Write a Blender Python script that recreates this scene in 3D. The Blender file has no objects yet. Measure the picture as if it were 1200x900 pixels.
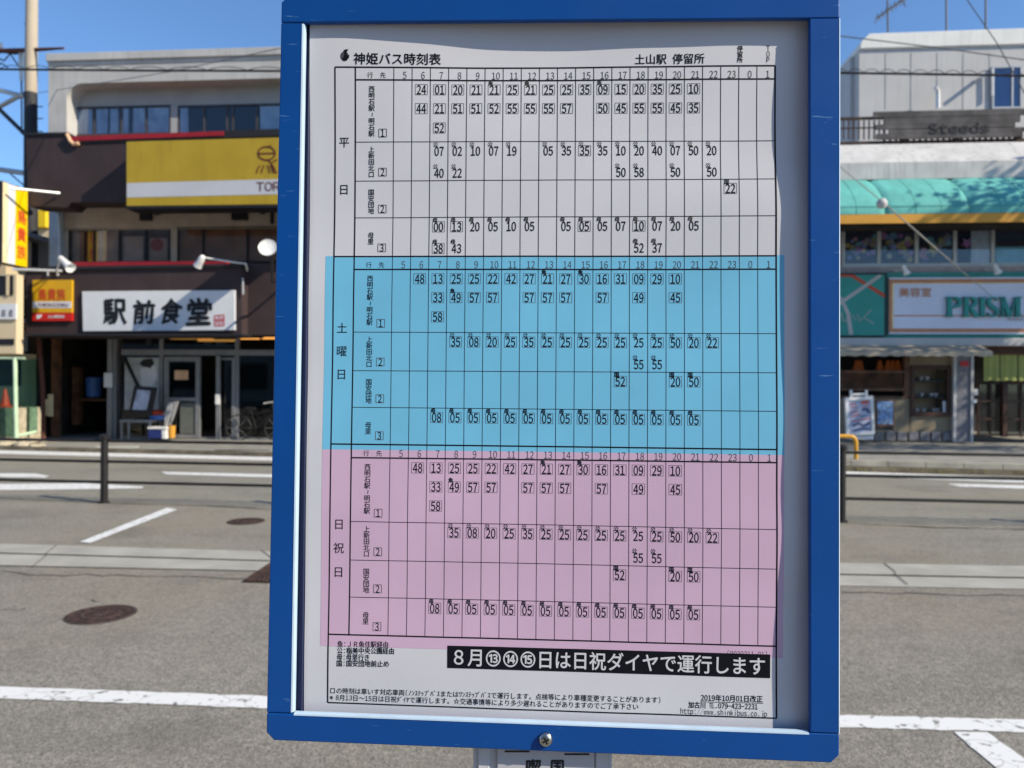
import bpy, math, random
from mathutils import Vector, Matrix
random.seed(7)
sc = bpy.context.scene
COL = sc.collection
V = Vector

# ------------------------------------------------------------------ camera, world, sun, exposure
FOC, CX, CY = 900.0, 600.0, 450.0          # the photograph's pixel frame, 1200 x 900
EYE = V((0, 0, 1.5)); ROLL = 0.006
CR = V((math.cos(ROLL), 0, math.sin(ROLL))); CU = V((-math.sin(ROLL), 0, math.cos(ROLL))); CF = V((0, 1, 0))
cam = bpy.data.cameras.new('camera'); cam_o = bpy.data.objects.new('camera', cam); COL.objects.link(cam_o)
cam.sensor_width = 36; cam.lens = 27; cam.clip_start = 0.02; cam.clip_end = 2000
cam.dof.use_dof = True; cam.dof.focus_distance = 0.655; cam.dof.aperture_fstop = 10.0; cam.dof.aperture_blades = 7
m = Matrix.Identity(4)
for i in range(3):
    m[i][0] = CR[i]; m[i][1] = CU[i]; m[i][2] = -CF[i]; m[i][3] = EYE[i]
cam_o.matrix_world = m
sc.camera = cam_o

SUN = V((1.30, -0.62, 1.0)).normalized()
elev = math.asin(SUN.z); azim = math.atan2(SUN.x, SUN.y)
w = bpy.data.worlds.new('World'); sc.world = w; w.use_nodes = True
nt = w.node_tree
sky = nt.nodes.new('ShaderNodeTexSky'); sky.sky_type = 'NISHITA'; sky.sun_disc = False
sky.sun_elevation = elev; sky.sun_rotation = azim; sky.air_density = 1.0; sky.dust_density = 0.2; sky.ozone_density = 3.0
bg = nt.nodes['Background']; bg.inputs[1].default_value = 0.085
tintn = nt.nodes.new('ShaderNodeMix'); tintn.data_type = 'RGBA'; tintn.blend_type = 'MULTIPLY'; tintn.inputs[0].default_value = 1
tintn.inputs[7].default_value = (0.98, 1.22, 1.46, 1)      # the camera's daylight white balance keeps the sky a clear blue
nt.links.new(sky.outputs[0], tintn.inputs[6]); nt.links.new(tintn.outputs[2], bg.inputs[0])
sl = bpy.data.lights.new('sun', 'SUN'); sl.energy = 4.2; sl.angle = math.radians(0.53); sl.color = (1.0, 0.90, 0.72)
so = bpy.data.objects.new('sun', sl); COL.objects.link(so)
so.rotation_euler = (-SUN).to_track_quat('-Z', 'Y').to_euler(); so.location = (8, -4, 12)
sc.view_settings.view_transform = 'Standard'; sc.view_settings.look = 'None'
sc.view_settings.gamma = 1; sc.view_settings.use_curve_mapping = False
sc.view_settings.exposure = 0.55

# ------------------------------------------------------------------ materials
def mat(name, col, rough=0.6, var=0.12, scale=6.0, bump=0.0, bscale=60.0, metal=0.0, spec=0.4, coat=0.0, emit=None, es=0, tint=None, streak=0.0):
    M = bpy.data.materials.new(name); M.use_nodes = True
    n, l = M.node_tree.nodes, M.node_tree.links
    b = n['Principled BSDF']
    b.inputs['Roughness'].default_value = rough; b.inputs['Metallic'].default_value = metal
    b.inputs['Specular IOR Level'].default_value = spec; b.inputs['Coat Weight'].default_value = coat
    tc = n.new('ShaderNodeTexCoord')
    nz = n.new('ShaderNodeTexNoise'); nz.inputs['Scale'].default_value = scale; nz.inputs['Detail'].default_value = 6
    l.new(tc.outputs['Object'], nz.inputs['Vector'])
    mx = n.new('ShaderNodeMix'); mx.data_type = 'RGBA'
    t = tint or tuple(c * 0.75 for c in col)
    mx.inputs[6].default_value = (*[max(0, c * (1 - var)) if tint is None else tc_ for c, tc_ in zip(col, t)], 1)
    mx.inputs[7].default_value = (*[min(1, c * (1 + var)) for c in col], 1)
    rp = n.new('ShaderNodeMapRange'); rp.inputs[1].default_value = 0.3; rp.inputs[2].default_value = 0.7
    l.new(nz.outputs[0], rp.inputs[0]); l.new(rp.outputs[0], mx.inputs[0])
    out = mx.outputs[2]
    if streak:
        mp = n.new('ShaderNodeMapping'); mp.inputs['Scale'].default_value = (3.0, 3.0, 0.25)
        l.new(tc.outputs['Object'], mp.inputs[0])
        ns = n.new('ShaderNodeTexNoise'); ns.inputs['Scale'].default_value = 3; ns.inputs['Detail'].default_value = 5
        l.new(mp.outputs[0], ns.inputs['Vector'])
        r2 = n.new('ShaderNodeMapRange'); r2.inputs[1].default_value = 0.5; r2.inputs[2].default_value = 0.75; r2.inputs[4].default_value = streak
        l.new(ns.outputs[0], r2.inputs[0])
        m2 = n.new('ShaderNodeMix'); m2.data_type = 'RGBA'; m2.inputs[7].default_value = (*[c * 0.45 for c in col], 1)
        l.new(out, m2.inputs[6]); l.new(r2.outputs[0], m2.inputs[0]); out = m2.outputs[2]
    l.new(out, b.inputs['Base Color'])
    if bump:
        nb = n.new('ShaderNodeTexNoise'); nb.inputs['Scale'].default_value = bscale; nb.inputs['Detail'].default_value = 8
        l.new(tc.outputs['Object'], nb.inputs['Vector'])
        bp = n.new('ShaderNodeBump'); bp.inputs['Strength'].default_value = bump; bp.inputs['Distance'].default_value = 0.01
        l.new(nb.outputs[0], bp.inputs['Height']); l.new(bp.outputs[0], b.inputs['Normal'])
    if emit:
        b.inputs['Emission Color'].default_value = (*emit, 1); b.inputs['Emission Strength'].default_value = es
    return M

def asphalt(name, col, stone, patch):
    M = bpy.data.materials.new(name); M.use_nodes = True
    n, l = M.node_tree.nodes, M.node_tree.links
    b = n['Principled BSDF']; b.inputs['Roughness'].default_value = 0.85; b.inputs['Specular IOR Level'].default_value = 0.25
    tc = n.new('ShaderNodeTexCoord')
    def noise(s, d=6):
        q = n.new('ShaderNodeTexNoise'); q.inputs['Scale'].default_value = s; q.inputs['Detail'].default_value = d
        l.new(tc.outputs['Object'], q.inputs['Vector']); return q.outputs[0]
    def rng(x, a, c, lo=0.0, hi=1.0):
        q = n.new('ShaderNodeMapRange'); q.inputs[1].default_value = a; q.inputs[2].default_value = c
        q.inputs[3].default_value = lo; q.inputs[4].default_value = hi; l.new(x, q.inputs[0]); return q.outputs[0]
    def mix(f, a, c, mode='MIX'):
        q = n.new('ShaderNodeMix'); q.data_type = 'RGBA'; q.blend_type = mode
        l.new(f, q.inputs[0]) if not isinstance(f, float) else setattr(q.inputs[0], 'default_value', f)
        for i, x in ((6, a), (7, c)):
            if isinstance(x, tuple): q.inputs[i].default_value = (*x, 1)
            else: l.new(x, q.inputs[i])
        return q.outputs[2]
    vo = n.new('ShaderNodeTexVoronoi'); vo.inputs['Scale'].default_value = 120; l.new(tc.outputs['Object'], vo.inputs['Vector'])
    sep = n.new('ShaderNodeSeparateColor'); l.new(vo.outputs['Color'], sep.inputs[0])
    c = mix(rng(noise(0.7), 0.35, 0.7), col, patch)
    c = mix(rng(sep.outputs[0], 0.55, 1.0, 0, 0.8), c, stone)
    c = mix(rng(sep.outputs[1], 0.65, 1.0, 0, 0.75), c, tuple(x * 0.35 for x in col))
    c = mix(rng(noise(2.3, 8), 0.5, 0.8, 0, 0.45), c, tuple(x * 0.55 for x in col))
    mp = n.new('ShaderNodeMapping'); mp.inputs['Scale'].default_value = (0.12, 1.3, 1)
    l.new(tc.outputs['Object'], mp.inputs[0])
    q = n.new('ShaderNodeTexNoise'); q.inputs['Scale'].default_value = 1.6; q.inputs['Detail'].default_value = 4; l.new(mp.outputs[0], q.inputs['Vector'])
    c = mix(rng(q.outputs[0], 0.5, 0.7, 0, 0.3), c, tuple(x * 0.6 for x in col))
    c = mix(rng(noise(0.45, 3), 0.42, 0.68, 0, 0.5), c, (col[0] * 1.12, col[1] * 1.03, col[2] * .88))
    c = mix(rng(noise(1.1, 10), 0.56, 0.66, 0, 0.35), c, tuple(x * 0.5 for x in col))
    vc = n.new('ShaderNodeTexVoronoi'); vc.inputs['Scale'].default_value = 38; l.new(tc.outputs['Object'], vc.inputs['Vector'])
    sc2 = n.new('ShaderNodeSeparateColor'); l.new(vc.outputs['Color'], sc2.inputs[0])
    c = mix(rng(sc2.outputs[0], 0.6, 1.0, 0, 0.22), c, tuple(x * 0.45 for x in col)); c = mix(rng(sc2.outputs[2], 0.7, 1.0, 0, 0.2), c, stone)
    l.new(c, b.inputs['Base Color'])
    bp = n.new('ShaderNodeBump'); bp.inputs['Strength'].default_value = 0.5; bp.inputs['Distance'].default_value = 0.005
    l.new(vo.outputs['Distance'], bp.inputs['Height']); l.new(bp.outputs[0], b.inputs['Normal'])
    return M

def paintline(name, col, under):
    M = bpy.data.materials.new(name); M.use_nodes = True
    n, l = M.node_tree.nodes, M.node_tree.links
    b = n['Principled BSDF']; b.inputs['Roughness'].default_value = 0.7
    tc = n.new('ShaderNodeTexCoord')
    vo = n.new('ShaderNodeTexVoronoi'); vo.feature = 'DISTANCE_TO_EDGE'; vo.inputs['Scale'].default_value = 3.2
    nz0 = n.new('ShaderNodeTexNoise'); nz0.inputs['Scale'].default_value = 6
    l.new(tc.outputs['Object'], nz0.inputs['Vector'])
    va = n.new('ShaderNodeVectorMath'); va.operation = 'MULTIPLY_ADD'; va.inputs[1].default_value = (0.25, 0.25, 0.25)
    l.new(nz0.outputs[1], va.inputs[0]); l.new(tc.outputs['Object'], va.inputs[2]); l.new(va.outputs[0], vo.inputs['Vector'])
    nz = n.new('ShaderNodeTexNoise'); nz.inputs['Scale'].default_value = 22; nz.inputs['Detail'].default_value = 8
    l.new(tc.outputs['Object'], nz.inputs['Vector'])
    r1 = n.new('ShaderNodeMapRange'); r1.inputs[1].default_value = 0.0; r1.inputs[2].default_value = 0.02; r1.inputs[3].default_value = 0.55; r1.inputs[4].default_value = 0
    l.new(vo.outputs['Distance'], r1.inputs[0])
    r2 = n.new('ShaderNodeMapRange'); r2.inputs[1].default_value = 0.585; r2.inputs[2].default_value = 0.66
    l.new(nz.outputs[0], r2.inputs[0])
    mx = n.new('ShaderNodeMath'); mx.operation = 'MAXIMUM'; l.new(r1.outputs[0], mx.inputs[0]); l.new(r2.outputs[0], mx.inputs[1])
    mc = n.new('ShaderNodeMix'); mc.data_type = 'RGBA'; mc.inputs[6].default_value = (*col, 1); mc.inputs[7].default_value = (*under, 1)
    l.new(mx.outputs[0], mc.inputs[0]); l.new(mc.outputs[2], b.inputs['Base Color'])
    return M

def glass(name, tint=(0.75, 0.82, 0.9), base=0.12):
    M = bpy.data.materials.new(name); M.use_nodes = True
    n, l = M.node_tree.nodes, M.node_tree.links
    n.remove(n['Principled BSDF'])
    tr = n.new('ShaderNodeBsdfTransparent'); tr.inputs[0].default_value = (*tint, 1)
    gl = n.new('ShaderNodeBsdfGlossy'); gl.inputs['Roughness'].default_value = 0.03
    lw = n.new('ShaderNodeFresnel'); lw.inputs[0].default_value = 1.45
    ad = n.new('ShaderNodeMath'); ad.operation = 'ADD'; ad.inputs[1].default_value = base; l.new(lw.outputs[0], ad.inputs[0])
    ms = n.new('ShaderNodeMixShader'); l.new(ad.outputs[0], ms.inputs[0]); l.new(tr.outputs[0], ms.inputs[1]); l.new(gl.outputs[0], ms.inputs[2])
    l.new(ms.outputs[0], n['Material Output'].inputs[0])
    return M

def frame_paint():
    """blue enamel with fine scratches"""
    M = mat('blue_enamel', (0.003, 0.064, 0.285), 0.34, 0.07, 9, 0.015, 500, spec=0.3)
    n, l = M.node_tree.nodes, M.node_tree.links
    b = n['Principled BSDF']
    src = b.inputs['Base Color'].links[0].from_socket
    tc = n.new('ShaderNodeTexCoord')
    nz = n.new('ShaderNodeTexNoise'); nz.inputs['Scale'].default_value = 38; nz.inputs['Detail'].default_value = 3
    mp = n.new('ShaderNodeMapping'); mp.inputs['Rotation'].default_value = (0, 0.9, 0); mp.inputs['Scale'].default_value = (1, 1, 9)
    l.new(tc.outputs['Object'], mp.inputs[0]); l.new(mp.outputs[0], nz.inputs['Vector'])
    r = n.new('ShaderNodeMapRange'); r.inputs[1].default_value = 0.70; r.inputs[2].default_value = 0.75; r.inputs[4].default_value = 0.4
    l.new(nz.outputs[0], r.inputs[0])
    mx = n.new('ShaderNodeMix'); mx.data_type = 'RGBA'; mx.inputs[7].default_value = (0.2, 0.38, 0.62, 1)
    l.new(src, mx.inputs[6]); l.new(r.outputs[0], mx.inputs[0]); l.new(mx.outputs[2], b.inputs['Base Color'])
    nr = n.new('ShaderNodeTexNoise'); nr.inputs['Scale'].default_value = 14; l.new(tc.outputs['Object'], nr.inputs['Vector'])
    r3 = n.new('ShaderNodeMapRange'); r3.inputs[3].default_value = 0.26; r3.inputs[4].default_value = 0.44; l.new(nr.outputs[0], r3.inputs[0])
    l.new(r3.outputs[0], b.inputs['Roughness'])
    return M

# ------------------------------------------------------------------ mesh helpers
class MB:
    def __init__(s): s.v = []; s.f = []; s.m = []; s.k = 0; s.smooth = False
    def add(s, vs, fs):
        o = len(s.v); s.v += [V(p) for p in vs]; s.f += [[i + o for i in f] for f in fs]; s.m += [s.k] * len(fs)
    def hexa(s, p):   # p[0:4] one face loop, p[4:8] the opposite loop
        c0 = sum((V(x) for x in p[:4]), V()) / 4; c1 = sum((V(x) for x in p[4:]), V()) / 4
        nrm = (V(p[1]) - V(p[0])).cross(V(p[2]) - V(p[1]))
        fs = [[3, 2, 1, 0], [4, 5, 6, 7]] + [[i, (i + 1) % 4, 4 + (i + 1) % 4, 4 + i] for i in range(4)]
        if nrm.dot(c1 - c0) < 0: fs = [f[::-1] for f in fs]
        s.add(p, fs)
    def box(s, a, b):
        x0, y0, z0 = a; x1, y1, z1 = b
        s.hexa([(x0, y0, z0), (x1, y0, z0), (x1, y1, z0), (x0, y1, z0), (x0, y0, z1), (x1, y0, z1), (x1, y1, z1), (x0, y1, z1)])
    def fbox(s, u0, u1, z0, z1, w0, w1):
        s.hexa([FW(u0, z0, w0), FW(u1, z0, w0), FW(u1, z1, w0), FW(u0, z1, w0), FW(u0, z0, w1), FW(u1, z0, w1), FW(u1, z1, w1), FW(u0, z1, w1)])
    def pbox(s, x0, y0, x1, y1, w0, w1):       # facade box, corners given in the photo's pixels on its front plane
        s.fbox(*FR(x0, y0, x1, y1, w1), w0, w1)
    def prism(s, back, front):
        n = len(back); nrm = (V(back[1]) - V(back[0])).cross(V(back[2]) - V(back[1]))
        fs = [list(range(n))[::-1], list(range(n, 2 * n))] + [[i, (i + 1) % n, n + (i + 1) % n, n + i] for i in range(n)]
        if nrm.dot(V(front[0]) - V(back[0])) < 0: fs = [f[::-1] for f in fs]
        s.add(list(back) + list(front), fs)
    def fpoly(s, uz, w0, w1): s.prism([FW(u, z, w0) for u, z in uz], [FW(u, z, w1) for u, z in uz])
    def ppoly(s, pts, w0, w1): s.fpoly([F(x, y, w1) for x, y in pts], w0, w1)
    def tube(s, pts, r, n=10, cap=True):
        pts = [V(p) for p in pts]; rs = r if isinstance(r, (list, tuple)) else [r] * len(pts)
        o = len(s.v); vs = []; fs = []; prev = None
        for i, p in enumerate(pts):
            d = (pts[min(i + 1, len(pts) - 1)] - pts[max(i - 1, 0)]).normalized()
            if prev is None: a = d.orthogonal().normalized()
            else: a = (prev - d * prev.dot(d)).normalized()
            prev = a; b = d.cross(a)
            for k in range(n):
                t = 2 * math.pi * k / n; vs.append(p + (a * math.cos(t) + b * math.sin(t)) * rs[i])
        for i in range(len(pts) - 1):
            for k in range(n):
                fs.append([i * n + k, i * n + (k + 1) % n, (i + 1) * n + (k + 1) % n, (i + 1) * n + k])
        if cap: fs += [list(range(n))[::-1], [(len(pts) - 1) * n + k for k in range(n)]]
        s.add(vs, fs)
    def lathe(s, base, prof, n=20, axis=V((0, 0, 1)), caps=True):
        ax = V(axis).normalized(); a = ax.orthogonal().normalized(); b = ax.cross(a); base = V(base)
        vs = []; fs = []
        for r, h in prof:
            for k in range(n):
                t = 2 * math.pi * k / n; vs.append(base + ax * h + (a * math.cos(t) + b * math.sin(t)) * max(r, 1e-5))
        for i in range(len(prof) - 1):
            for k in range(n): fs.append([i * n + k, i * n + (k + 1) % n, (i + 1) * n + (k + 1) % n, (i + 1) * n + k])
        if caps: fs += [list(range(n))[::-1], [(len(prof) - 1) * n + k for k in range(n)]]
        s.add(vs, fs)
    def ribbon(s, pts, wd, mapf):     # 2-D stroke of varying width through mapf(x, y)
        n = len(pts); wd = wd if isinstance(wd, (list, tuple)) else [wd] * n
        vs = []
        for i, p in enumerate(pts):
            a = V(pts[max(i - 1, 0)]); b = V(pts[min(i + 1, n - 1)]); d = (b - a).normalized(); q = V((-d.y, d.x)) * wd[i] / 2
            vs += [mapf(p[0] + q.x, p[1] + q.y), mapf(p[0] - q.x, p[1] - q.y)]
        s.add(vs, [[2 * i, 2 * i + 1, 2 * i + 3, 2 * i + 2] for i in range(n - 1)])

ORG = {}
def obj(name, mb, mt, parent=None, smooth=False, bevel=0, base=None, seg=2, **kw):
    me = bpy.data.meshes.new(name)
    if parent is not None: o0 = ORG[parent]
    elif base is not None: o0 = V(base)
    else:
        xs = [p.x for p in mb.v]; ys = [p.y for p in mb.v]
        o0 = V(((min(xs) + max(xs)) / 2, (min(ys) + max(ys)) / 2, min(p.z for p in mb.v)))
    me.from_pydata([p - o0 for p in mb.v], [], mb.f); me.update()
    for M in (mt if isinstance(mt, (list, tuple)) else [mt]): me.materials.append(M)
    if any(mb.m): me.polygons.foreach_set('material_index', mb.m)
    if smooth or bevel: me.polygons.foreach_set('use_smooth', [True] * len(me.polygons))
    o = bpy.data.objects.new(name, me); COL.objects.link(o)
    ORG[o] = o0
    if parent is not None: o.parent = parent
    else: o.location = o0
    if bevel:
        bv = o.modifiers.new('bevel', 'BEVEL'); bv.width = bevel; bv.segments = seg; bv.limit_method = 'ANGLE'; bv.harden_normals = True
    elif smooth:
        try: me.set_sharp_from_angle(angle=math.radians(40))
        except Exception: pass
    for k, x in kw.items(): o[k] = x
    return o
def thing(name, loc, label, cat, group=None):
    o = bpy.data.objects.new(name, None); COL.objects.link(o); o.location = loc; ORG[o] = V(loc)
    o.empty_display_size = 0.1
    o['label'] = label; o['category'] = cat
    if group: o['group'] = group
    return o
def dup(root, loc, label, group=None):
    r = root.copy(); COL.objects.link(r); r.location = loc; r['label'] = label
    if group: r['group'] = group
    for ch in list(root.children):
        c = ch.copy(); COL.objects.link(c); c.parent = r
        for g in list(ch.children):
            d = g.copy(); COL.objects.link(d); d.parent = c
    return r

# pixel ray -> ground / facade (digitised once from the photograph, every point at its own real depth)
def ray(x, y): return CR * ((x - CX) / FOC) - CU * ((y - CY) / FOC) + CF
def G(x, y, z=0.0):
    d = ray(x, y); return EYE + d * ((z - EYE.z) / d.z)
TH = math.atan(0.08)
UA = V((math.cos(TH), -math.sin(TH), 0)); NA = V((-math.sin(TH), -math.cos(TH), 0)); FO = V((0, 18.91, 0))
def FW(u, z, w): return FO + UA * u + NA * w + V((0, 0, z))
def FPt(x, y, w):
    d = ray(x, y); t = (w - (EYE - FO).dot(NA)) / d.dot(NA); return EYE + d * t
def F(x, y, w):
    p = FPt(x, y, w) - FO; return p.dot(UA), p.z
def FR(x0, y0, x1, y1, w):
    xm, ym = (x0 + x1) / 2, (y0 + y1) / 2
    return F(x0, ym, w)[0], F(x1, ym, w)[0], F(xm, y1, w)[1], F(xm, y0, w)[1]

# text: the built-in font, turned into mesh faces
_tc = {}
def raw(ch):
    if ch not in _tc:
        cu = bpy.data.curves.new('lettering', 'FONT'); cu.body = ch; cu.resolution_u = 3
        o = bpy.data.objects.new('lettering', cu); COL.objects.link(o)
        dg = bpy.context.evaluated_depsgraph_get(); dg.update()
        me = bpy.data.meshes.new_from_object(o.evaluated_get(dg))
        _tc[ch] = ([v.co.copy() for v in me.vertices], [list(p.vertices) for p in me.polygons])
        bpy.data.objects.remove(o); bpy.data.curves.remove(cu); bpy.data.meshes.remove(me)
    return _tc[ch]
def glyphs(s, off=0.0):
    """one string as flat faces; Latin letters and digits are the narrow half-width kind, off > 0 thickens the strokes"""
    key = (s, off)
    if key in _tc: return _tc[key]
    vs, fs, x = [], [], 0.0
    for ch in s:
        c = ord(ch)
        if ch == ' ': x += .5; continue
        if ch == '℡':
            for k, q in enumerate('ＴＥＬ'):
                g, f = raw(q); o = len(vs); a = min(v.x for v in g); b = max(v.x for v in g); sx = .30 / (b - a)
                vs += [V((x + .03 + .32 * k + (v.x - a) * sx, v.y, 0)) for v in g]; fs += [[i + o for i in p] for p in f]
            x += 1.0; continue
        half = 0x21 <= c < 0x7f and ch != '~'
        g, f = raw(chr(c + 0xFEE0) if half else ch)
        if ch == '~': half = False
        adv = .56 if half else .5 if 0xFF61 <= c <= 0xFF9F else 1.0
        sx, x0 = 1.0, 0.0
        if half:
            a, b = min(v.x for v in g), max(v.x for v in g); sx = min(.86, .5 / max(.01, b - a)); x0 = .28 - sx * (a + b) / 2
        shifts = [(0, 0)] if off <= 0 else [(-off, 0), (off, 0), (0, off), (0, -off)]
        for k, (dx, dy) in enumerate(shifts):
            o = len(vs); vs += [V((x + x0 + v.x * sx + dx, v.y + dy, k)) for v in g]; fs += [[i + o for i in q] for q in f]
        x += adv
    _tc[key] = (vs, fs)
    return vs, fs
def bounds(vs): return min(v.x for v in vs), max(v.x for v in vs), min(v.y for v in vs), max(v.y for v in vs)
def text_fit(mb, s, mapf, off=0.0, nrm=None):    # the text's own bounding box onto the unit square of mapf(a, b)
    vs, fs = glyphs(s, off); nrm = NA if nrm is None else nrm
    x0, x1, y0, y1 = bounds(vs)
    mb.add([mapf((v.x - x0) / (x1 - x0), (v.y - y0) / (y1 - y0)) + nrm * (.0008 * v.z) for v in vs], fs)
def text_f(mb, s, x0, y0, x1, y1, w, off=0.0):
    u0, u1, z0, z1 = FR(x0, y0, x1, y1, w)
    text_fit(mb, s, lambda a, b: FW(u0 + (u1 - u0) * a, z0 + (z1 - z0) * b, w), off)

# ------------------------------------------------------------------ palette
M_asph = asphalt('worn_asphalt', (0.215, 0.197, 0.168), (0.42, 0.385, 0.325), (0.245, 0.226, 0.193))
M_asph2 = asphalt('pale_asphalt', (0.228, 0.211, 0.178), (0.38, 0.352, 0.296), (0.262, 0.243, 0.204))
M_conc = mat('gutter_concrete', (0.36, 0.345, 0.30), 0.9, 0.14, 3, 0.2, 120)
M_kerb = mat('kerb_concrete', (0.36, 0.33, 0.27), 0.9, 0.3, 2.5, 0.3, 60)
M_pave = mat('sidewalk_paving', (0.26, 0.25, 0.22), 0.9, 0.2, 3, 0.2, 80)
M_white = paintline('road_paint', (0.72, 0.72, 0.70), (0.2, 0.19, 0.17))
M_joint = mat('joint_dirt', (0.1, 0.095, 0.085), 0.95)
M_enamel = frame_paint()
M_navy = mat('navy_channel', (0.006, 0.012, 0.05), 0.4)
M_paper = mat('poster_paper', (0.60, 0.61, 0.67), 0.42, 0.03, 9, 0.03, 9, spec=0.4)
M_blue = mat('print_cyan', (0.165, 0.50, 0.75), 0.42, 0.05, 14, spec=0.4)
M_pink = mat('print_pink', (0.59, 0.41, 0.58), 0.42, 0.04, 14, spec=0.4)
M_ink = mat('print_black', (0.006, 0.007, 0.012), 0.6, spec=0.12)
M_inkl = mat('print_grey', (0.07, 0.07, 0.085), 0.6, spec=0.15)
M_steel = mat('steel', (0.55, 0.54, 0.5), 0.28, 0.2, 40, metal=1.0)
M_post = mat('post_grey_paint', (0.55, 0.56, 0.60), 0.45, 0.06, 5)
M_notice = mat('notice_white', (0.5, 0.5, 0.55), 0.4, 0.04, 8)
M_black = mat('dark_iron_paint', (0.014, 0.012, 0.012), 0.45, 0.3, 8)
M_manh = mat('rusty_iron', (0.048, 0.026, 0.02), 0.8, 0.6, 14, 0.5, 90)
M_worn = mat('worn_iron', (.07, .042, .032), .6, .5, 20)
M_grey = mat('old_concrete', (0.47, 0.46, 0.44), 0.85, 0.12, 1.2, 0.15, 30, streak=0.3)
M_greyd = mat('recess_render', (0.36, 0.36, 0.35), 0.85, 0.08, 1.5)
M_brown = mat('brown_cladding', (0.043, 0.027, 0.028), 0.7, 0.2, 1.6, 0.1, 40, streak=0.2)
M_beige = mat('beige_wall', (0.52, 0.43, 0.33), 0.85, 0.14, 2, streak=0.25)
M_red = mat('red_trim', (0.28, 0.012, 0.02), 0.5)
M_yel = mat('sign_yellow', (0.42, 0.285, 0.022), 0.45, 0.08, 1.5, streak=0.2)
M_yel2 = mat('square_sign_yellow', (0.62, 0.34, 0.01), 0.45, 0.08, 4)
M_stripe = mat('stripe_white', (0.50, 0.51, 0.54), 0.45, 0.05, 2)
M_yelb = mat('sign_bright_yellow', (0.80, 0.52, 0.0), 0.4, 0.05, 2)
M_sgw = mat('sign_white', (0.66, 0.67, 0.70), 0.4, 0.04, 2)
M_cream = mat('cream_sign', (0.8, 0.66, 0.4), 0.45)
M_maroon = mat('maroon_print', (0.11, 0.01, 0.012), 0.5)
M_redp = mat('red_print', (0.55, 0.06, 0.02), 0.5)
M_redb = mat('red_sign', (0.50, 0.012, 0.012), 0.45)
M_sblk = mat('sign_ink', (0.012, 0.012, 0.015), 0.5)
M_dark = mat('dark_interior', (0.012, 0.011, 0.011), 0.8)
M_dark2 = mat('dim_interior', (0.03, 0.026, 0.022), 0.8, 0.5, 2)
M_alu = mat('aluminium_frame', (0.42, 0.43, 0.44), 0.4, 0.08, 6, metal=0.3)
M_alud = mat('shopfront_metal', (0.24, 0.245, 0.255), 0.4, 0.12, 6, metal=0.3)
M_glass = glass('window_glass', (.92, .94, .97), base=0.01)
M_winf = mat('bronze_frame', (.06, .055, .06), .5)
M_glassd = glass('shop_glass', (0.55, 0.6, 0.62), 0.01)
M_woodd = mat('dark_timber', (0.055, 0.022, 0.014), 0.6, 0.4, 4)
M_curt = mat('blue_curtain', (0.62, 0.74, 0.92), 0.9, 0.25, 3)
M_wood = mat('brown_wood', (0.16, 0.07, 0.035), 0.6, 0.4, 4, tint=(0.06, 0.03, 0.02))
M_curtb = mat('tan_curtain', (0.66, 0.40, 0.24), 0.9, 0.3, 2)
M_cwall = mat('cream_wall', (0.62, 0.50, 0.33), 0.85, 0.06, 1)
M_pole = mat('concrete_pole', (0.44, 0.37, 0.28), 0.85, 0.08, 2)
M_wrap = mat('pole_wrap', (0.035, 0.035, 0.04), 0.7)
M_rust = mat('rust', (0.12, 0.045, 0.032), 0.85, 0.4, 20)
M_cable = mat('cable_rubber', (0.015, 0.015, 0.018), 0.6)
M_wire = mat('weathered_wire', (0.12, 0.12, 0.13), 0.6)
M_galv = mat('galvanised', (0.5, 0.51, 0.52), 0.45, 0.1, 10, metal=0.4)
M_lampw = mat('white_enamel', (0.78, 0.77, 0.75), 0.35)
M_panel = mat('grey_panel', (0.50, 0.49, 0.48), 0.7, 0.06, 1.2, streak=0.15)
M_cap = mat('white_parapet', (0.78, 0.76, 0.71), 0.7, 0.05, 2, streak=0.2)
M_slab = mat('stained_slab', (0.54, 0.53, 0.52), 0.8, 0.12, 2, streak=0.45)
M_teal = mat('teal_canvas', (0.115, 0.42, 0.375), 0.8, 0.14, 2, 0.25, 6, streak=0.3)
M_teald = mat('teal_sign', (0.03, 0.29, 0.25), 0.5, 0.08, 2)
M_seam = mat('canvas_seam', (0.07, 0.30, 0.265), 0.8)
M_oran = mat('orange_band', (0.62, 0.30, 0.035), 0.6, 0.08, 2)
M_oranp = mat('orange_print', (0.52, 0.22, 0.10), 0.5)
M_psign = mat('pale_blue_sign', (0.68, 0.72, 0.86), 0.4, 0.05, 1.5)
M_board = mat('weathered_board', (0.085, 0.078, 0.08), 0.8, 0.5, 3, 0.3, 20)
M_sill = mat('rose_grey_sill', (0.38, 0.33, 0.35), 0.7)
M_tanw = mat('tan_plaster', (0.27, 0.22, 0.15), 0.9, 0.1, 2, 0.2, 30)
M_tile = mat('grey_tile', (0.17, 0.17, 0.19), 0.6, 0.25, 12)
M_noren = mat('green_cloth', (0.34, 0.37, 0.11), 0.9, 0.1, 3)
M_awn = mat('canvas_awning', (0.40, 0.34, 0.26), 0.9, 0.15, 4)
M_lit = mat('lit_lamp', (0.9, 0.5, 0.2), 0.5, emit=(1.0, 0.42, 0.09), es=0.9)
M_litd = mat('lantern_glow', (0.16, 0.05, 0.015), 0.5, emit=(1.0, 0.22, 0.03), es=0.02)
M_cone = mat('cone_plastic', (0.75, 0.05, 0.015), 0.5)
M_gmesh = glass('green_mesh', (0.55, 0.78, 0.74), 0.0)
M_gframe = mat('pale_green_pipe', (0.50, 0.66, 0.45), 0.5)
M_blplas = mat('blue_plastic', (0.05, 0.14, 0.42), 0.45)
M_blsheet = mat('blue_poster', (0.20, 0.36, 0.62), 0.5, 0.5, 14, tint=(0.08, 0.1, 0.14))
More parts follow.
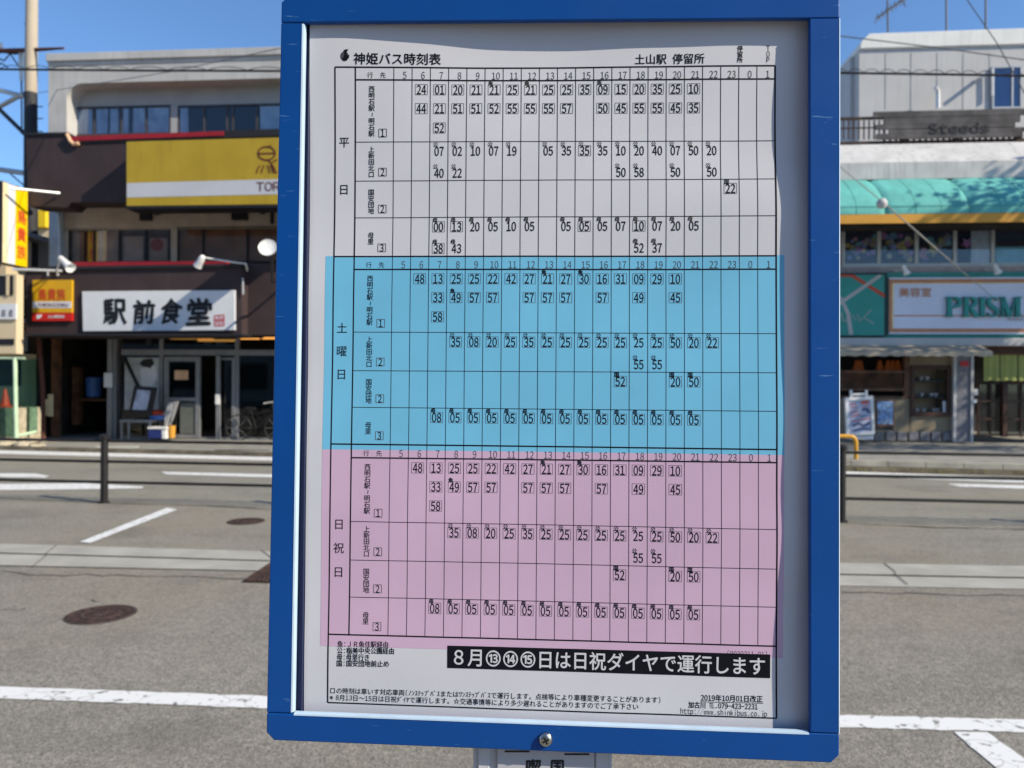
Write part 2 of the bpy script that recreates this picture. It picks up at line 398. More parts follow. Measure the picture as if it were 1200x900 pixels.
M_stone = mat('rubble_stone', (0.42, 0.36, 0.26), 0.9, 0.3, 8)
M_yp = mat('yellow_pipe', (0.60, 0.30, 0.02), 0.4)
M_tint = [mat('paper_star', c, 0.7) for c in ((0.7, 0.58, 0.2), (0.6, 0.28, 0.6), (0.25, 0.55, 0.65), (0.7, 0.35, 0.42), (0.35, 0.42, 0.8), (0.65, 0.62, 0.45))]

def cells(mb, P, Q, nx, ny):       # subdivided sheet: P/Q are functions giving left / right edge points by v
    pass

# ================================================================== SETTING
def sheet(name, pts, z, mt, jit=0.0):
    b = MB(); b.add([V((p.x, p.y, z)) for p in pts], [list(range(len(pts)))])
    if (b.v[1] - b.v[0]).cross(b.v[2] - b.v[1]).z < 0: b.f[0].reverse()
    return obj(name, b, mt, base=(0, 0, 0), kind='structure')
sheet('ground', [V((-600, -200, 0)), V((600, -200, 0)), V((600, 900, 0)), V((-600, 900, 0))], -0.004, M_asph2)
gl0, gl1 = G(0, 665), G(1200, 690.5)
def ext(a, b, x):                   # point on line a-b at world x
    t = (x - a.x) / (b.x - a.x); return a + (b - a) * t
sheet('road', [V((-30, -20, 0)), V((30, -20, 0)), ext(gl0, gl1, 30), ext(gl0, gl1, -30)], 0.0, M_asph)
def strip(b, top, bot, z, n=1, jit=0.0, mid=1):
    """band between two pixel polylines laid on the ground, ragged edge"""
    A = [G(*p) for p in top]; B = [G(*p) for p in bot]
    va = []
    for i in range(len(A) - 1):
        k = max(1, int((A[i + 1] - A[i]).length / 0.04)) if jit else 1
        for j in range(k + (1 if i == len(A) - 2 else 0)):
            t = j / k
            p = A[i].lerp(A[i + 1], t); q = B[i].lerp(B[i + 1], t); d = (p - q).normalized()
            p = p + d * random.uniform(-jit, jit); q = q + d * random.uniform(-jit, jit)
            va += [V((q.x, q.y, z)), V((p.x, p.y, z))]
    b.add(va, [[2 * i, 2 * i + 2, 2 * i + 3, 2 * i + 1] for i in range(len(va) // 2 - 1)])
# gutter: two flush concrete strips with joints
b = MB(); strip(b, [(-300, 630), (0, 638), (312, 647), (985, 660.5), (1200, 664.5), (1500, 670)], [(-300, 640), (0, 648.5), (312, 657.5), (985, 673.5), (1200, 677.5), (1500, 683)], 0.008)
obj('concrete_gutter', b, M_conc, base=(0, 0, 0), kind='structure')
b = MB(); strip(b, [(-300, 641), (0, 649.5), (312, 658.5), (985, 674.7), (1200, 678.7), (1500, 684)], [(-300, 654), (0, 663), (312, 669.5), (985, 687), (1200, 691), (1500, 697)], 0.005)
obj('gutter_apron', b, M_conc, base=(0, 0, 0), kind='structure')
b = MB()
for x in (-120, 66, 305, 520, 760, 1035, 1260):
    for y0, y1, dx in ((0, 11, 9), (12, 25, 24)):
        yt = 638 + 0.0245 * x if x < 700 else 640 + 0.0205 * x
        if x < 300: s_ = -1
        else: s_ = 1
        strip(b, [(x + s_ * y0, yt + y0), (x + s_ * y0 + 1.6, yt + y0)], [(x + s_ * (y1 + 3), yt + y1), (x + s_ * (y1 + 3) + 1.6, yt + y1)], 0.0115)
obj('gutter_joint', b, M_joint, base=(0, 0, 0), kind='structure')
# far road surface and the kerb across the street
fr0, fr1 = G(122, 589), G(986, 611)
K0, K1 = G(0, 527), G(1200, 557)
sheet('far_road', [ext(fr0, fr1, -40), ext(fr0, fr1, 40), ext(K0, K1, 40), ext(K0, K1, -40)], 0.0, asphalt('far_asphalt', (0.235, 0.223, 0.187), (0.36, 0.34, 0.285), (0.272, 0.258, 0.217)))
kd = (K1 - K0).normalized(); kn = V((-kd.y, kd.x, 0))
def kh(x): return 0.05 + 0.13 * min(1, max(0, (x + 9) / 15))
b = MB(); b2 = MB()
xs = [-30 + i * 0.6 for i in range(101)]
def kp(x, o, z): p = ext(K0, K1, x) + kn * o; return V((p.x, p.y, z))
for x0, x1 in zip(xs[:-1], xs[1:]):
    g = 0.006
    b.hexa([kp(x0 + g, 0, -.01), kp(x1 - g, 0, -.01), kp(x1 - g, .18, -.01), kp(x0 + g, .18, -.01), kp(x0 + g, 0.02, kh(x0)), kp(x1 - g, 0.02, kh(x1)), kp(x1 - g, .18, kh(x1)), kp(x0 + g, .18, kh(x0))])
    b2.hexa([kp(x0, .18, -.01), kp(x1, .18, -.01), kp(x1, 14, -.01), kp(x0, 14, -.01), kp(x0, .18, kh(x0) - .006), kp(x1, .18, kh(x1) - .006), kp(x1, 14, kh(x1) - .006), kp(x0, 14, kh(x0) - .006)])
obj('kerb', b, M_kerb, base=(0, 0, 0), kind='structure')
obj('sidewalk', b2, M_pave, base=(0, 0, 0), kind='structure')
# painted markings
b = MB(); strip(b, [(-200, 796), (0, 805), (312, 816.5), (985, 838.5), (1200, 844), (1400, 848)], [(-200, 809), (0, 819), (312, 831), (985, 853.2), (1200, 859), (1400, 864)], 0.004, jit=0.005)
strip(b, [(1117, 858.5), (1166, 900), (1182, 915), (1214, 945)], [(1157, 859), (1206, 894), (1225, 908), (1262, 936)], 0.0042, jit=0.004)
obj('white_line', b, M_white, base=(0, 0, 0), kind='structure')
b = MB(); strip(b, [(93, 635.5), (196, 595.3)], [(106, 636.5), (207.5, 597.5)], 0.004, jit=0.003)
obj('parking_line', b, M_white, base=(0, 0, 0), kind='structure')
b = MB(); strip(b, [(-80, 524.5), (0, 527.8), (320, 535.8), (985, 552.5), (1200, 560)], [(-80, 528.5), (0, 532), (320, 540), (985, 558), (1200, 566)], 0.004, jit=0.006)
strip(b, [(189, 553), (330, 556.5)], [(195, 556), (330, 560)], 0.004)
strip(b, [(-40, 568), (100, 566.5), (168, 570.5)], [(-40, 575), (100, 573.5), (166, 572.5)], 0.004)
strip(b, [(-40, 555), (40, 555), (58, 558)], [(-40, 559), (40, 559.5), (52, 560)], 0.004)
strip(b, [(1110, 567), (1200, 569), (1320, 571)], [(1125, 570.5), (1200, 573), (1320, 576)], 0.004)
obj('road_marking', b, M_white, base=(0, 0, 0), kind='structure')

b = MB(); rnd = random.Random(11)
def crack(pts, w0):
    A = [G(*p) for p in pts]; Q = []
    for a_, c_ in zip(A[:-1], A[1:]):
        k = max(2, int((c_ - a_).length / .12))
        for j in range(k): Q.append(a_.lerp(c_, j / k) + V((rnd.gauss(0, .012), rnd.gauss(0, .02), 0)))
    Q.append(A[-1]); b.ribbon([(q.x, q.y) for q in Q], [w0 * rnd.uniform(.4, 1.5) for _ in Q], lambda x, y: V((x, y, .0032)))
crack([(-60, 582), (60, 586), (122, 589.5), (240, 592.5), (330, 597.5)], .035); crack([(985, 613), (1100, 618), (1220, 621)], .03)
crack([(-40, 671), (80, 673.5), (200, 675.5), (318, 679)], .02); crack([(985, 694), (1210, 699)], .02); crack([(-30, 712), (20, 716), (28, 713)], .012); crack([(112, 702), (116, 705)], .02)
obj('asphalt_crack', b, mat('crack_dirt', (.09, .08, .068), .95), base=(0, 0, 0), kind='structure')

# manholes and drain
def manhole(px, py, rpx, label):
    c = G(px, py); r = abs(G(px + rpx, py).x - c.x)
    b = MB(); c = V((c.x, c.y, 0.001))
    b.lathe(c, [(r, 0), (r, 0.006), (r * .9, 0.0065), (r * .88, 0.003), (r * .6, 0.003), (r * .58, 0.0065), (r * .5, 0.0065), (r * .48, 0.003), (r * .12, 0.003), (r * .1, 0.007), (0, 0.007)], 32)
    for k in range(16):
        t = k * math.pi / 8
        for a, q in ((.64, .84), (.2, .44)):
            d = V((math.cos(t), math.sin(t), 0)); e = V((-d.y, d.x, 0)) * r * .035
            p0 = c + d * r * a; p1 = c + d * r * q
            b.hexa([p0 - e, p0 + e, p1 + e, p1 - e] + [x + V((0, 0, .0065)) for x in (p0 - e, p0 + e, p1 + e, p1 - e)])
    b.k = 1; b.lathe(c, [(r * .56, .0072), (r * .52, .0078), (r * .50, .0078), (r * .46, .0072)], 32, caps=False); b.lathe(c, [(r * .2, .0072), (r * .17, .0078), (r * .1, .0076)], 20, caps=False)
    b.k = 2; b.lathe(c, [(r * 1.03, .0008), (r * 1.03, .0035), (r * .99, .0035)], 32, caps=False)
    obj('manhole_cover', b, [M_manh, M_worn, M_joint], label=label, category='manhole cover', group='manhole covers in the road')
manhole(118.5, 720.5, 38, 'rusty round manhole cover in the asphalt in front of the concrete gutter')
manhole(288.5, 611, 21, 'smaller round manhole cover in the asphalt beyond the concrete gutter')
b = MB(); p = [G(*q) for q in ((284, 683), (330, 684), (330, 664), (315, 663))]
b.prism([V((q.x, q.y, 0.009)) for q in p], [V((q.x, q.y, 0.016)) for q in p])
for k in range(9):
    t = (k + .5) / 9; a = p[0].lerp(p[1], t); c = p[3].lerp(p[2], t)
    b.tube([V((a.x, a.y, .018)), V((c.x, c.y, .018))], 0.008, 6)
obj('drain_grate', b, M_manh, label='dark iron drain grate at the edge of the concrete gutter beside the blue frame', category='drain grate')

# railing along the street
rail = thing('guard_railing', (fr0.x, fr0.y, 0), 'low black railing with three horizontal bars between the two roads', 'railing')
rd = (fr1 - fr0); L = rd.length; rd = rd / L
def RP(s, z): q = fr0 + rd * s; return V((q.x, q.y, z))
for s_ in (-3 * L / 3.0, -2 * L / 3, 0, L / 3, 2 * L / 3, L, L * 4 / 3, L * 5 / 3):
    if abs(s_ + 2 * L / 3) < .1: continue
    b = MB(); b.lathe(RP(s_, 0.0), [(.07, 0), (.07, .010), (.045, .014), (.044, .79), (.058, .795), (.06, .83), (.03, .85), (0, .855)], 14)
    obj('post', b, M_black, rail, smooth=True)
for z in (.765, .51, .255):
    b = MB(); b.tube([RP(-L, z), RP(L * 1.7, z)], 0.018, 10); obj('rail', b, M_black, rail, smooth=True)

SPLIT = {'vent_cover', 'vent_pipe', 'insulator', 'roof_mast', 'strut', 'stay_arm', 'meter_box', 'price_card', 'poster_sheet', 'number_plate', 'passage_timber', 'step_bolt',
         'stone_footing', 'pillar_edge', 'doorway_column', 'upper_window', 'lower_window', 'shutter', 'bracket'}
def islands(mb):
    p = list(range(len(mb.v)))
    def find(i):
        while p[i] != i: p[i] = p[p[i]]; i = p[i]
        return i
    for f in mb.f:
        for i in f[1:]: p[find(i)] = find(f[0])
    out = {}
    for f in mb.f: out.setdefault(find(f[0]), []).append(f)
    for fs in out.values():
        ids = sorted({i for f in fs for i in f}); mp = {i: k for k, i in enumerate(ids)}
        q = MB(); q.add([mb.v[i] for i in ids], [[mp[i] for i in f] for f in fs]); yield q
# unseen building added behind the photographer: it takes away the sky on that side
st_b = thing('sky_block_building', (0, -16, 0), 'unseen long grey building added behind the bus stop to block the sky', 'building')
b = MB(); b.box((-45, -26, 0), (8, -15, 14.5)); obj('wall', b, M_grey, st_b)
b = MB(); b.box((-46, -27, 14.5), (8.5, -14.2, 15.0)); obj('roof', b, M_panel, st_b)
b = MB()
for k in range(-8, 2): b.box((k * 5 - 1.4, -15.0, 1.0), (k * 5 + 1.4, -14.94, 2.9)); b.box((k * 5 - 1.4, -15.0, 5.2), (k * 5 + 1.4, -14.94, 7.0))
for q in islands(b): obj('window', q, M_sblk, st_b)

# ================================================================== BUILDING ON THE LEFT (restaurants)
bl = thing('restaurant_building', FPt(200, 518, 0), 'old grey concrete building with brown cladding bands and two restaurants', 'building')
RX = 470   # the building's right end, behind the timetable board
def part(name, mt, parent, fn, **kw):
    b = MB(); fn(b)
    if name in SPLIT:
        for q in islands(b): o = obj(name, q, mt, parent, **kw)
        return o
    return obj(name, b, mt, parent, **kw)
WU = .5
u0, u1, _, _ = FR(57, 60, RX, 60, WU)
zt = F(190, 61, WU)[1]; zb = F(190, 156, WU)[1]
ou0 = F(78, 120, WU)[0]; ou1 = F(RX - 40, 120, WU)[0]; oz1 = F(190, 95, WU)[1]
def fn(b):
    b.fbox(u0, ou0, zb, zt, -9, WU); b.fbox(ou1, u1, zb, zt, -9, WU)
    b.fbox(ou0, ou1, oz1, zt, -9, WU)
    b.fbox(ou0, ou1, zb, oz1, -9, 0.0)
    for c, sg in ((ou0, 1), (ou1, -1)):     # rounded corners of the recess
        r = .42; pts = [(c, oz1)] + [(c + sg * (r - r * math.sin(t)), oz1 - r + r * math.cos(t)) for t in [i * math.pi / 16 for i in range(9)]]
        pts = [(c, oz1), (c + sg * r, oz1)] + [(c + sg * (r - r * math.sin(t)), oz1 - r + r * math.cos(t)) for t in [i * math.pi / 16 for i in range(1, 8)]] + [(c, oz1 - r)]
        b.fpoly(pts, 0.0, WU - .003)
upper = part('upper_wall', M_grey, bl, fn)
part('parapet_coping', M_grey, bl, lambda b: (b.fbox(u0 - .03, u1, zt - .17, zt + .02, -9, WU + .07), b.fbox(u0 - .01, u1, zt - .27, zt - .17, -9, WU + .02)), bevel=.01)
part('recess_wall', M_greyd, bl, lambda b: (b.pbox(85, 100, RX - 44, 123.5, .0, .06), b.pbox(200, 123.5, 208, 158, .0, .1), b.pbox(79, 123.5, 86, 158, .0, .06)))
def window(parent, x0, y0, x1, y1, w, mull, curtain=None, fm=M_alu, gm=M_glass, fw=.045, back=M_dark, depth=.35):
    r = FR(x0, y0, x1, y1, w)
    wd = part('window', fm, parent, lambda b: (b.fbox(r[0], r[1], r[2], r[2] + fw, w - .05, w), b.fbox(r[0], r[1], r[3] - fw, r[3], w - .05, w),
              b.fbox(r[0], r[0] + fw, r[2] + fw, r[3] - fw, w - .05, w), b.fbox(r[1] - fw, r[1], r[2] + fw, r[3] - fw, w - .05, w),
              [b.fbox(F(x, y0, w)[0] - fw / 2, F(x, y0, w)[0] + fw / 2, r[2] + fw, r[3] - fw, w - .045, w - .003) for x in mull]))
    part('pane', gm, wd, lambda b: b.fbox(r[0] + fw, r[1] - fw, r[2] + fw, r[3] - fw, w - .03, w - .026))
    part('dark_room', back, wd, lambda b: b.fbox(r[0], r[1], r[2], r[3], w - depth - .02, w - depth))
    return wd, r
def curtain(parent, x0, x1, r, w, mt, amp=.035, wl=.16):
    a = F(x0, 140, w)[0]; c = F(x1, 140, w)[0]; n = max(8, int((c - a) / wl * 8)); b = MB(); vs = []
    for i in range(n + 1):
        u = a + (c - a) * i / n; d = amp * math.sin(2 * math.pi * (u - a) / wl + 1.3 * math.sin(3 * u)) 
        vs += [FW(u, r[2] + .03, w + d), FW(u + .02 * math.sin(7 * u), r[3] - .03, w + d * .6)]
    b.add(vs, [[2 * i, 2 * i + 2, 2 * i + 3, 2 * i + 1] for i in range(n)])
    obj('curtain', b, mt, parent, smooth=True)
# recess behind the windows is solid wall at w=0, so the windows stand on it with a shallow dark room in front
wd, r = window(bl, 86, 124, 200, 158, .10, (110, 142, 171), depth=.085, fm=M_winf)
for a, c in ((87, 108), (112, 126), (129, 139), (144, 151), (156, 170), (173, 198)): curtain(wd, a, c, r, .05, M_curt, .016)
wd, r = window(bl, 208, 122, 345, 158, .10, (239, 266, 273, 301), depth=.085, fm=M_winf)
for a, c in ((210, 221), (305, 338)): curtain(wd, a, c, r, .05, M_curt, .016)
wd, r = window(bl, 350, 122, 420, 158, .10, (385,), depth=.085)
# brown band between first and second floor
def fn(b):
    b.ppoly([(30.5, 157.5), (79, 156.3), (84, 164), (RX, 153), (RX, 237), (84, 237), (78, 243), (33, 241.5)], .5, 1.1)
part('upper_cladding', M_brown, bl, fn)
part('cladding_cap', M_cable, bl, lambda b: (b.ppoly([(29.5, 155.4), (79.5, 154.8), (79.5, 157.6), (29.5, 158.2)], .3, 1.14), b.ppoly([(84, 165.4), (262, 158.9), (262, 161.4), (84, 168)], .55, 1.13), b.ppoly([(262.2, 153.2), (RX, 146), (RX, 153.5), (262.2, 161.4)], .55, 1.13)))
part('red_sill', M_red, bl, lambda b: b.ppoly([(84, 159.6), (262, 153.6), (262, 158.7), (84, 165.2)], .6, 1.15))
part('gutter_elbow', M_curtb, bl, lambda b: b.tube([FPt(78.5, 157, 1.17), FPt(82, 165, 1.16), FPt(86, 169, 1.16), FPt(92, 168, 1.16)], .045, 8), smooth=True)
# second floor
part('middle_wall', M_beige, bl, lambda b: (b.pbox(57, 236, RX, 268, -6, 0), b.pbox(57, 268, 80, 318, -6, 0), b.pbox(200, 268, 207, 308, -6, 0.04), b.pbox(80, 268, RX, 318, -6, -.4)))
part('grey_pilaster', M_galv, bl, lambda b: (b.pbox(58, 243, 72, 312, .0, .12), b.tube([FPt(61, 245, .2), FPt(69, 251, .2), FPt(70, 312, .2)], .05, 8)))
wd, r = window(bl, 80, 267, 200, 308, .0, (110, 140, 171), fm=M_sblk, back=mat('brown_room', (.20, .09, .045), .7, .4, 2))
part('shutter', mat('orange_wood', (.42, .16, .05), .6, .3, 3), wd, lambda b: [b.pbox(x, 271, x + 4.6, 306, -.2, -.16) for x in (101, 107)])
curtain(wd, 83, 100, r, -.2, M_curtb, .03, .3); curtain(wd, 112, 139, r, -.2, M_curtb, .02, .25)
part('poster_sheet', M_curtb, wd, lambda b: (b.pbox(144, 277, 168, 306, -.12, -.11), b.pbox(175, 279, 196, 306, -.12, -.11)))
part('poster_disc', M_redp, wd, lambda b: b.lathe(FPt(184, 287, -.108), [(.17, 0), (.17, .004)], 18, NA))
wd, r = window(bl, 207, 265, 400, 308, .0, (238, 290), fm=M_sblk, back=mat('brown_panel', (.44, .19, .08), .7, .3, 1.5), depth=.1)
part('vent_cover', M_sblk, bl, lambda b: (b.pbox(163, 244, 176, 258, 0, .12), b.pbox(180, 243, 185, 251, 0, .1), b.pbox(271, 241, 288, 257, .0, .16), b.pbox(304, 243, 309, 250, 0, .12), b.pbox(317, 240, 320, 262, 0, .08)))
# lower band
part('red_trim', M_red, bl, lambda b: b.ppoly([(86, 307), (266, 306), (266, 310.5), (86, 313)], 1.0, 1.2))
part('lower_cladding', M_brown, bl, lambda b: (b.ppoly([(30, 314), (283, 310), (283, 392.5), (30, 394)], 0, 1.3), b.ppoly([(284, 309), (RX, 306), (RX, 391.5), (284, 392.5)], 0, .95)))
part('shade_lip', M_cable, bl, lambda b: b.pbox(31, 391, 283, 393.2, 1.3, 1.85))  # lip added under the band to keep the shopfront in shade
part('cladding_ledge', M_cable, bl, lambda b: b.ppoly([(29, 313), (284, 309), (284, 312.5), (29, 316.5)], -.2, 1.36))
part('downpipe', M_galv, bl, lambda b: b.tube([FPt(284.5, 326, 1.35), FPt(285, 345, 1.35)], .02, 8))
# ground floor
def fn(b):
    b.pbox(38, 393, 125, 522, -7, -4.2); b.fbox(F(38, 450, 0)[0], F(38, 450, 0)[0] + .15, 0, 3.0, -7, .1)
    b.pbox(125, 393, RX, 522, -7, -4.2)
    b.fbox(F(125, 450, 0)[0] - .1, F(125, 450, 0)[0] + .05, 0, 3.0, -7, -.2)
    b.fbox(F(38, 450, 0)[0], F(RX, 450, 0)[0], 2.75, 2.95, -7, .9)
    b.fbox(F(RX, 450, 0)[0], F(RX, 450, 0)[0] + .2, 0, 3.0, -7, .1)
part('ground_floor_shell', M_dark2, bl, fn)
part('doorway_column', M_alud, bl, lambda b: (b.pbox(125.5, 393, 131, 517, -.3, .05), b.pbox(132, 393, 136, 517, -.3, .0)))
part('passage_timber', M_wood, bl, lambda b: (b.pbox(84, 430, 92, 498, -1.2, -1.0), b.pbox(60, 392, 66, 514, -.2, 0), b.pbox(93, 467, 125, 470, -1.1, -.9)))
sf = part('shopfront', M_alud, bl, lambda b: (b.pbox(142, 410, RX, 416.5, -.08, .03), b.pbox(186.5, 393, 190.5, 516, -.06, .02), b.pbox(275, 393, 279.5, 516, -.06, .02), b.pbox(142, 513, RX, 518, -.08, .04),
    b.pbox(274, 411, 276, 514, -.06, .0), b.pbox(341, 393, 346, 516, -.06, .02)))
part('pane', M_glassd, sf, lambda b: (b.pbox(143, 416, 187, 513, -.03, -.02), b.pbox(279, 416, 341, 513, -.03, -.02), b.pbox(143, 394, 187, 410, -.03, -.02), b.pbox(191, 394, 275, 410, -.03, -.02)))
dr = part('sliding_door', M_alud, bl, lambda b: (b.pbox(192, 418, 197, 514, -.02, .06), b.pbox(229, 418, 234, 514, -.02, .06), b.pbox(197, 418, 229, 423.5, -.02, .06), b.pbox(197, 509, 229, 514, -.02, .06), b.pbox(197, 466, 229, 470, -.01, .05)))
part('pane', M_glassd, dr, lambda b: b.pbox(197, 423, 229, 509, .01, .02))
part('door_notice', M_curtb, dr, lambda b: b.pbox(204.5, 434, 220.5, 445, .03, .035))
part('lower_sheet', mat('frosted_sheet', (0.12, 0.13, 0.12), .6), dr, lambda b: b.pbox(211, 472, 229, 508, .03, .033))
dr2 = part('open_door', M_alud, bl, lambda b: (b.ppoly([(253, 417), (257.5, 417), (257.5, 518), (253, 516)], .1, .16), b.pbox(271.5, 419, 275, 514, .0, .05), b.pbox(258, 419, 272, 422, .0, .05)))
part('handle', M_lampw, dr2, lambda b: b.pbox(252.4, 462, 257, 474, .16, .2))
part('pane', M_glassd, dr2, lambda b: b.pbox(258, 422, 272, 514, .02, .03))
part('hedge_film', mat('dark_green_film', (0.018, 0.028, 0.02), .7, .6, 12), sf, lambda b: b.pbox(281, 418, 340, 512, -.1, -.06))
for x0, y0, x1, y1 in ((200, 395, 250, 398), (232, 398, 275, 400), (282, 395, 304, 398), (307, 395, 345, 397.5)):
    b = MB(); u = FR(x0, y0, x1, y1, -1.0); b.tube([FW(u[0], (u[2] + u[3]) / 2, -1.0), FW(u[1], (u[2] + u[3]) / 2, -1.0)], .028, 8); obj('ceiling_tube_lamp', b, M_lit, bl)
part('price_card', M_sgw, bl, lambda b: (b.pbox(239, 401, 247, 404, -.5, -.49), b.pbox(253, 401, 263, 404, -.5, -.49)))
part('pendant_globe', M_lampw, bl, lambda b: b.lathe(FPt(174, 405, -.3), [(.0, 0), (.05, .02), (.075, .08), (.06, .15), (0, .19)], 14), smooth=True)

# ------------------------------------------------------------------ signs on the left building
yb = thing('restaurant_signboard', FPt(240, 240, 1.4), 'large yellow box sign with white stripe and maroon bird mark above the windows', 'signboard')
WS = 1.67
part('box', M_yel, yb, lambda b: b.ppoly([(148, 166), (RX - 10, 157.5), (RX - 10, 238), (148, 241.5)], 1.1, WS), bevel=.012)
part('rim', M_sblk, yb, lambda b: b.ppoly([(147, 241.7), (RX - 9, 238.2), (RX - 9, 241.5), (147, 244.5)], 1.1, WS - .004))
part('white_stripe', M_stripe, yb, lambda b: b.ppoly([(148.6, 214.5), (RX - 10.5, 206.5), (RX - 10.5, 224.5), (148.6, 231.5)], WS - .02, WS + .004))
def yfn(b):
    def mp(x, y): return FPt(x, y, WS + .008)
    el = lambda cx, cy, rx, ry, a0=0, a1=360, n=28: [(cx + rx * math.cos(math.radians(a0 + (a1 - a0) * i / n)), cy + ry * math.sin(math.radians(a0 + (a1 - a0) * i / n))) for i in range(n + 1)]
    b.ribbon(el(312.3, 179.7, 10, 7.8), 1.7, mp)
    b.ribbon([(302.5, 180), (322, 179.6)], 1.7, mp)
    b.ribbon([(312.5, 172), (316, 171.7), (318.6, 170)], [1.2, 2.2, .6], mp)
    b.ribbon([(314, 187), (318, 191.5), (320, 196), (324, 203)], 1.6, mp)
    b.ribbon([(319, 190), (325, 187)], 1.5, mp)
    for x, d in ((305, -4.5), (309.5, -3.2), (313, 3), (316.5, 3.5), (319.5, 3.2)):
        b.ribbon([(x, 193.5), (x + d * .7, 198), (x + d, 203)], 1.4, mp)
part('bird_mark', M_maroon, yb, yfn)
b = MB(); text_f(b, 'TORIKIZOKU', 300.3, 212.6, 398, 223.5, WS + .008, .012); obj('lettering', b, M_maroon, yb)

ps = thing('projecting_sign', FPt(20, 316, 1.4), 'tall narrow yellow and white sign projecting from the brown wall beside the pole', 'signboard')
pu = F(33, 268, 1.12)[0]; z1 = F(33, 222.5, 1.12)[1]; z0 = F(33, 314.5, 1.12)[1]
def pface(b, wa, wb_, q=0.004): b.fbox(pu - .0, pu + q, z0 + .02, z1 - .02, wa, wb_)
part('cabinet', M_sblk, ps, lambda b: b.fbox(pu - .24, pu - .004, z0, z1, 1.14, 1.97), bevel=.008)
part('yellow_face', M_yelb, ps, lambda b: pface(b, 1.15, 1.56))
part('white_face', M_sgw, ps, lambda b: pface(b, 1.56, 1.80))
part('cream_face', M_cream, ps, lambda b: pface(b, 1.80, 1.96))
b = MB()
for i, ch in enumerate('鳥貴族'):
    zz = z1 - .55 - i * .42
    text_fit(b, ch, lambda a, q: FW(pu + .008, zz - .34 + .34 * q, 1.50 - .3 * a), .02, UA)
obj('lettering', b, M_redp, ps)
part('bracket', M_galv, ps, lambda b: (b.tube([FPt(12, 220.5, 1.95), FPt(70, 226.5, 1.15)], .03, 8), b.tube([FPt(14, 315.5, 1.95), FPt(73, 317.5, 1.35)], .03, 8), [b.tube([FPt(x, 317, 1.36), FPt(x, 323, 1.36)], .025, 8) for x in (56, 68)]))

sq = thing('square_sign', FPt(61, 376, 1.3), 'small square yellow sign with white stripe and red foot at the corner', 'signboard')
part('panel', M_yel2, sq, lambda b: b.pbox(38, 328, 84, 366.2, 1.3, 1.37))
part('white_stripe', M_sgw, sq, lambda b: b.pbox(38.3, 353.5, 83.7, 361, 1.34, 1.374))
part('red_foot', M_redb, sq, lambda b: b.pbox(38, 366.4, 84, 376, 1.3, 1.37))
b = MB(); text_f(b, '鳥貴族', 44.5, 338, 77, 352, 1.378, .012); obj('lettering', b, M_redp, sq)
b = MB(); text_f(b, 'TORIKIZOKU', 44, 355.3, 80, 359.4, 1.38, .02); obj('small_lettering', b, M_maroon, sq)
b = MB(); text_f(b, '土山駅前店', 56, 369, 75.5, 372.6, 1.378, .03); b.ppoly([(43, 369), (49.5, 368.5), (48, 371.5), (46, 373.5), (42.5, 373.5)], 1.37, 1.376); obj('white_lettering', b, M_sgw, sq)

ws = thing('diner_sign', FPt(185, 388, 1.3), 'long white sign with four brushed black characters on the brown band', 'signboard')
part('panel', M_sgw, ws, lambda b: b.ppoly([(96, 341.5), (275, 340), (275, 387), (97, 388.3)], 1.3, 1.37), bevel=.01)
b = MB()
for ch, x0, y0, x1, y1, rot in (('駅', 120, 350.5, 148.5, 381, .03), ('前', 155, 351.5, 181.5, 380.5, -.04), ('食', 187, 350, 213, 380.5, .03), ('堂', 218, 349.5, 248, 381.5, -.03)):
    u = FR(x0, y0, x1, y1, 1.376)
    def mp(a, q, u=u, rot=rot):
        a2 = a + rot * (q - .5) * 2 + .05 * math.sin(5 * q + x0); q2 = q + .06 * (a - .5) + .03 * math.sin(4 * a)
        return FW(u[0] + (u[1] - u[0]) * a2, u[2] + (u[3] - u[2]) * q2, 1.376)
    text_fit(b, ch, mp, .034)
obj('lettering', b, M_sblk, ws)
def fn(b):
    def mp(x, y): return FPt(x, y, 1.376)
    for p in ([(251.5, 370), (262.5, 369)], [(251.5, 382), (262.5, 381.5)], [(251.5, 370), (251.5, 382)], [(262.5, 369), (262.5, 381.5)], [(257, 369), (257, 382)], [(251.5, 375.5), (262.5, 375)], [(254, 372.5), (254.3, 380)], [(260, 371.5), (260, 380)]): b.ribbon(p, 1.1, mp)
part('red_seal', M_redb, ws, fn)

# unseen board added behind the timetable: it throws the slanting band of shade on the white sign
pj = thing('shade_board', FPt(366, 290, 1.0), 'unseen white board added behind the blue frame to shade the diner sign', 'signboard')
pz1 = F(366, 241, .95)[1]; pz0 = F(366, 272, .95)[1]; pu2 = F(366, 290, .95)[0]
part('panel', M_sgw, pj, lambda b: b.fbox(pu2, pu2 + .14, pz0, pz1, .96, 2.95), bevel=.01)

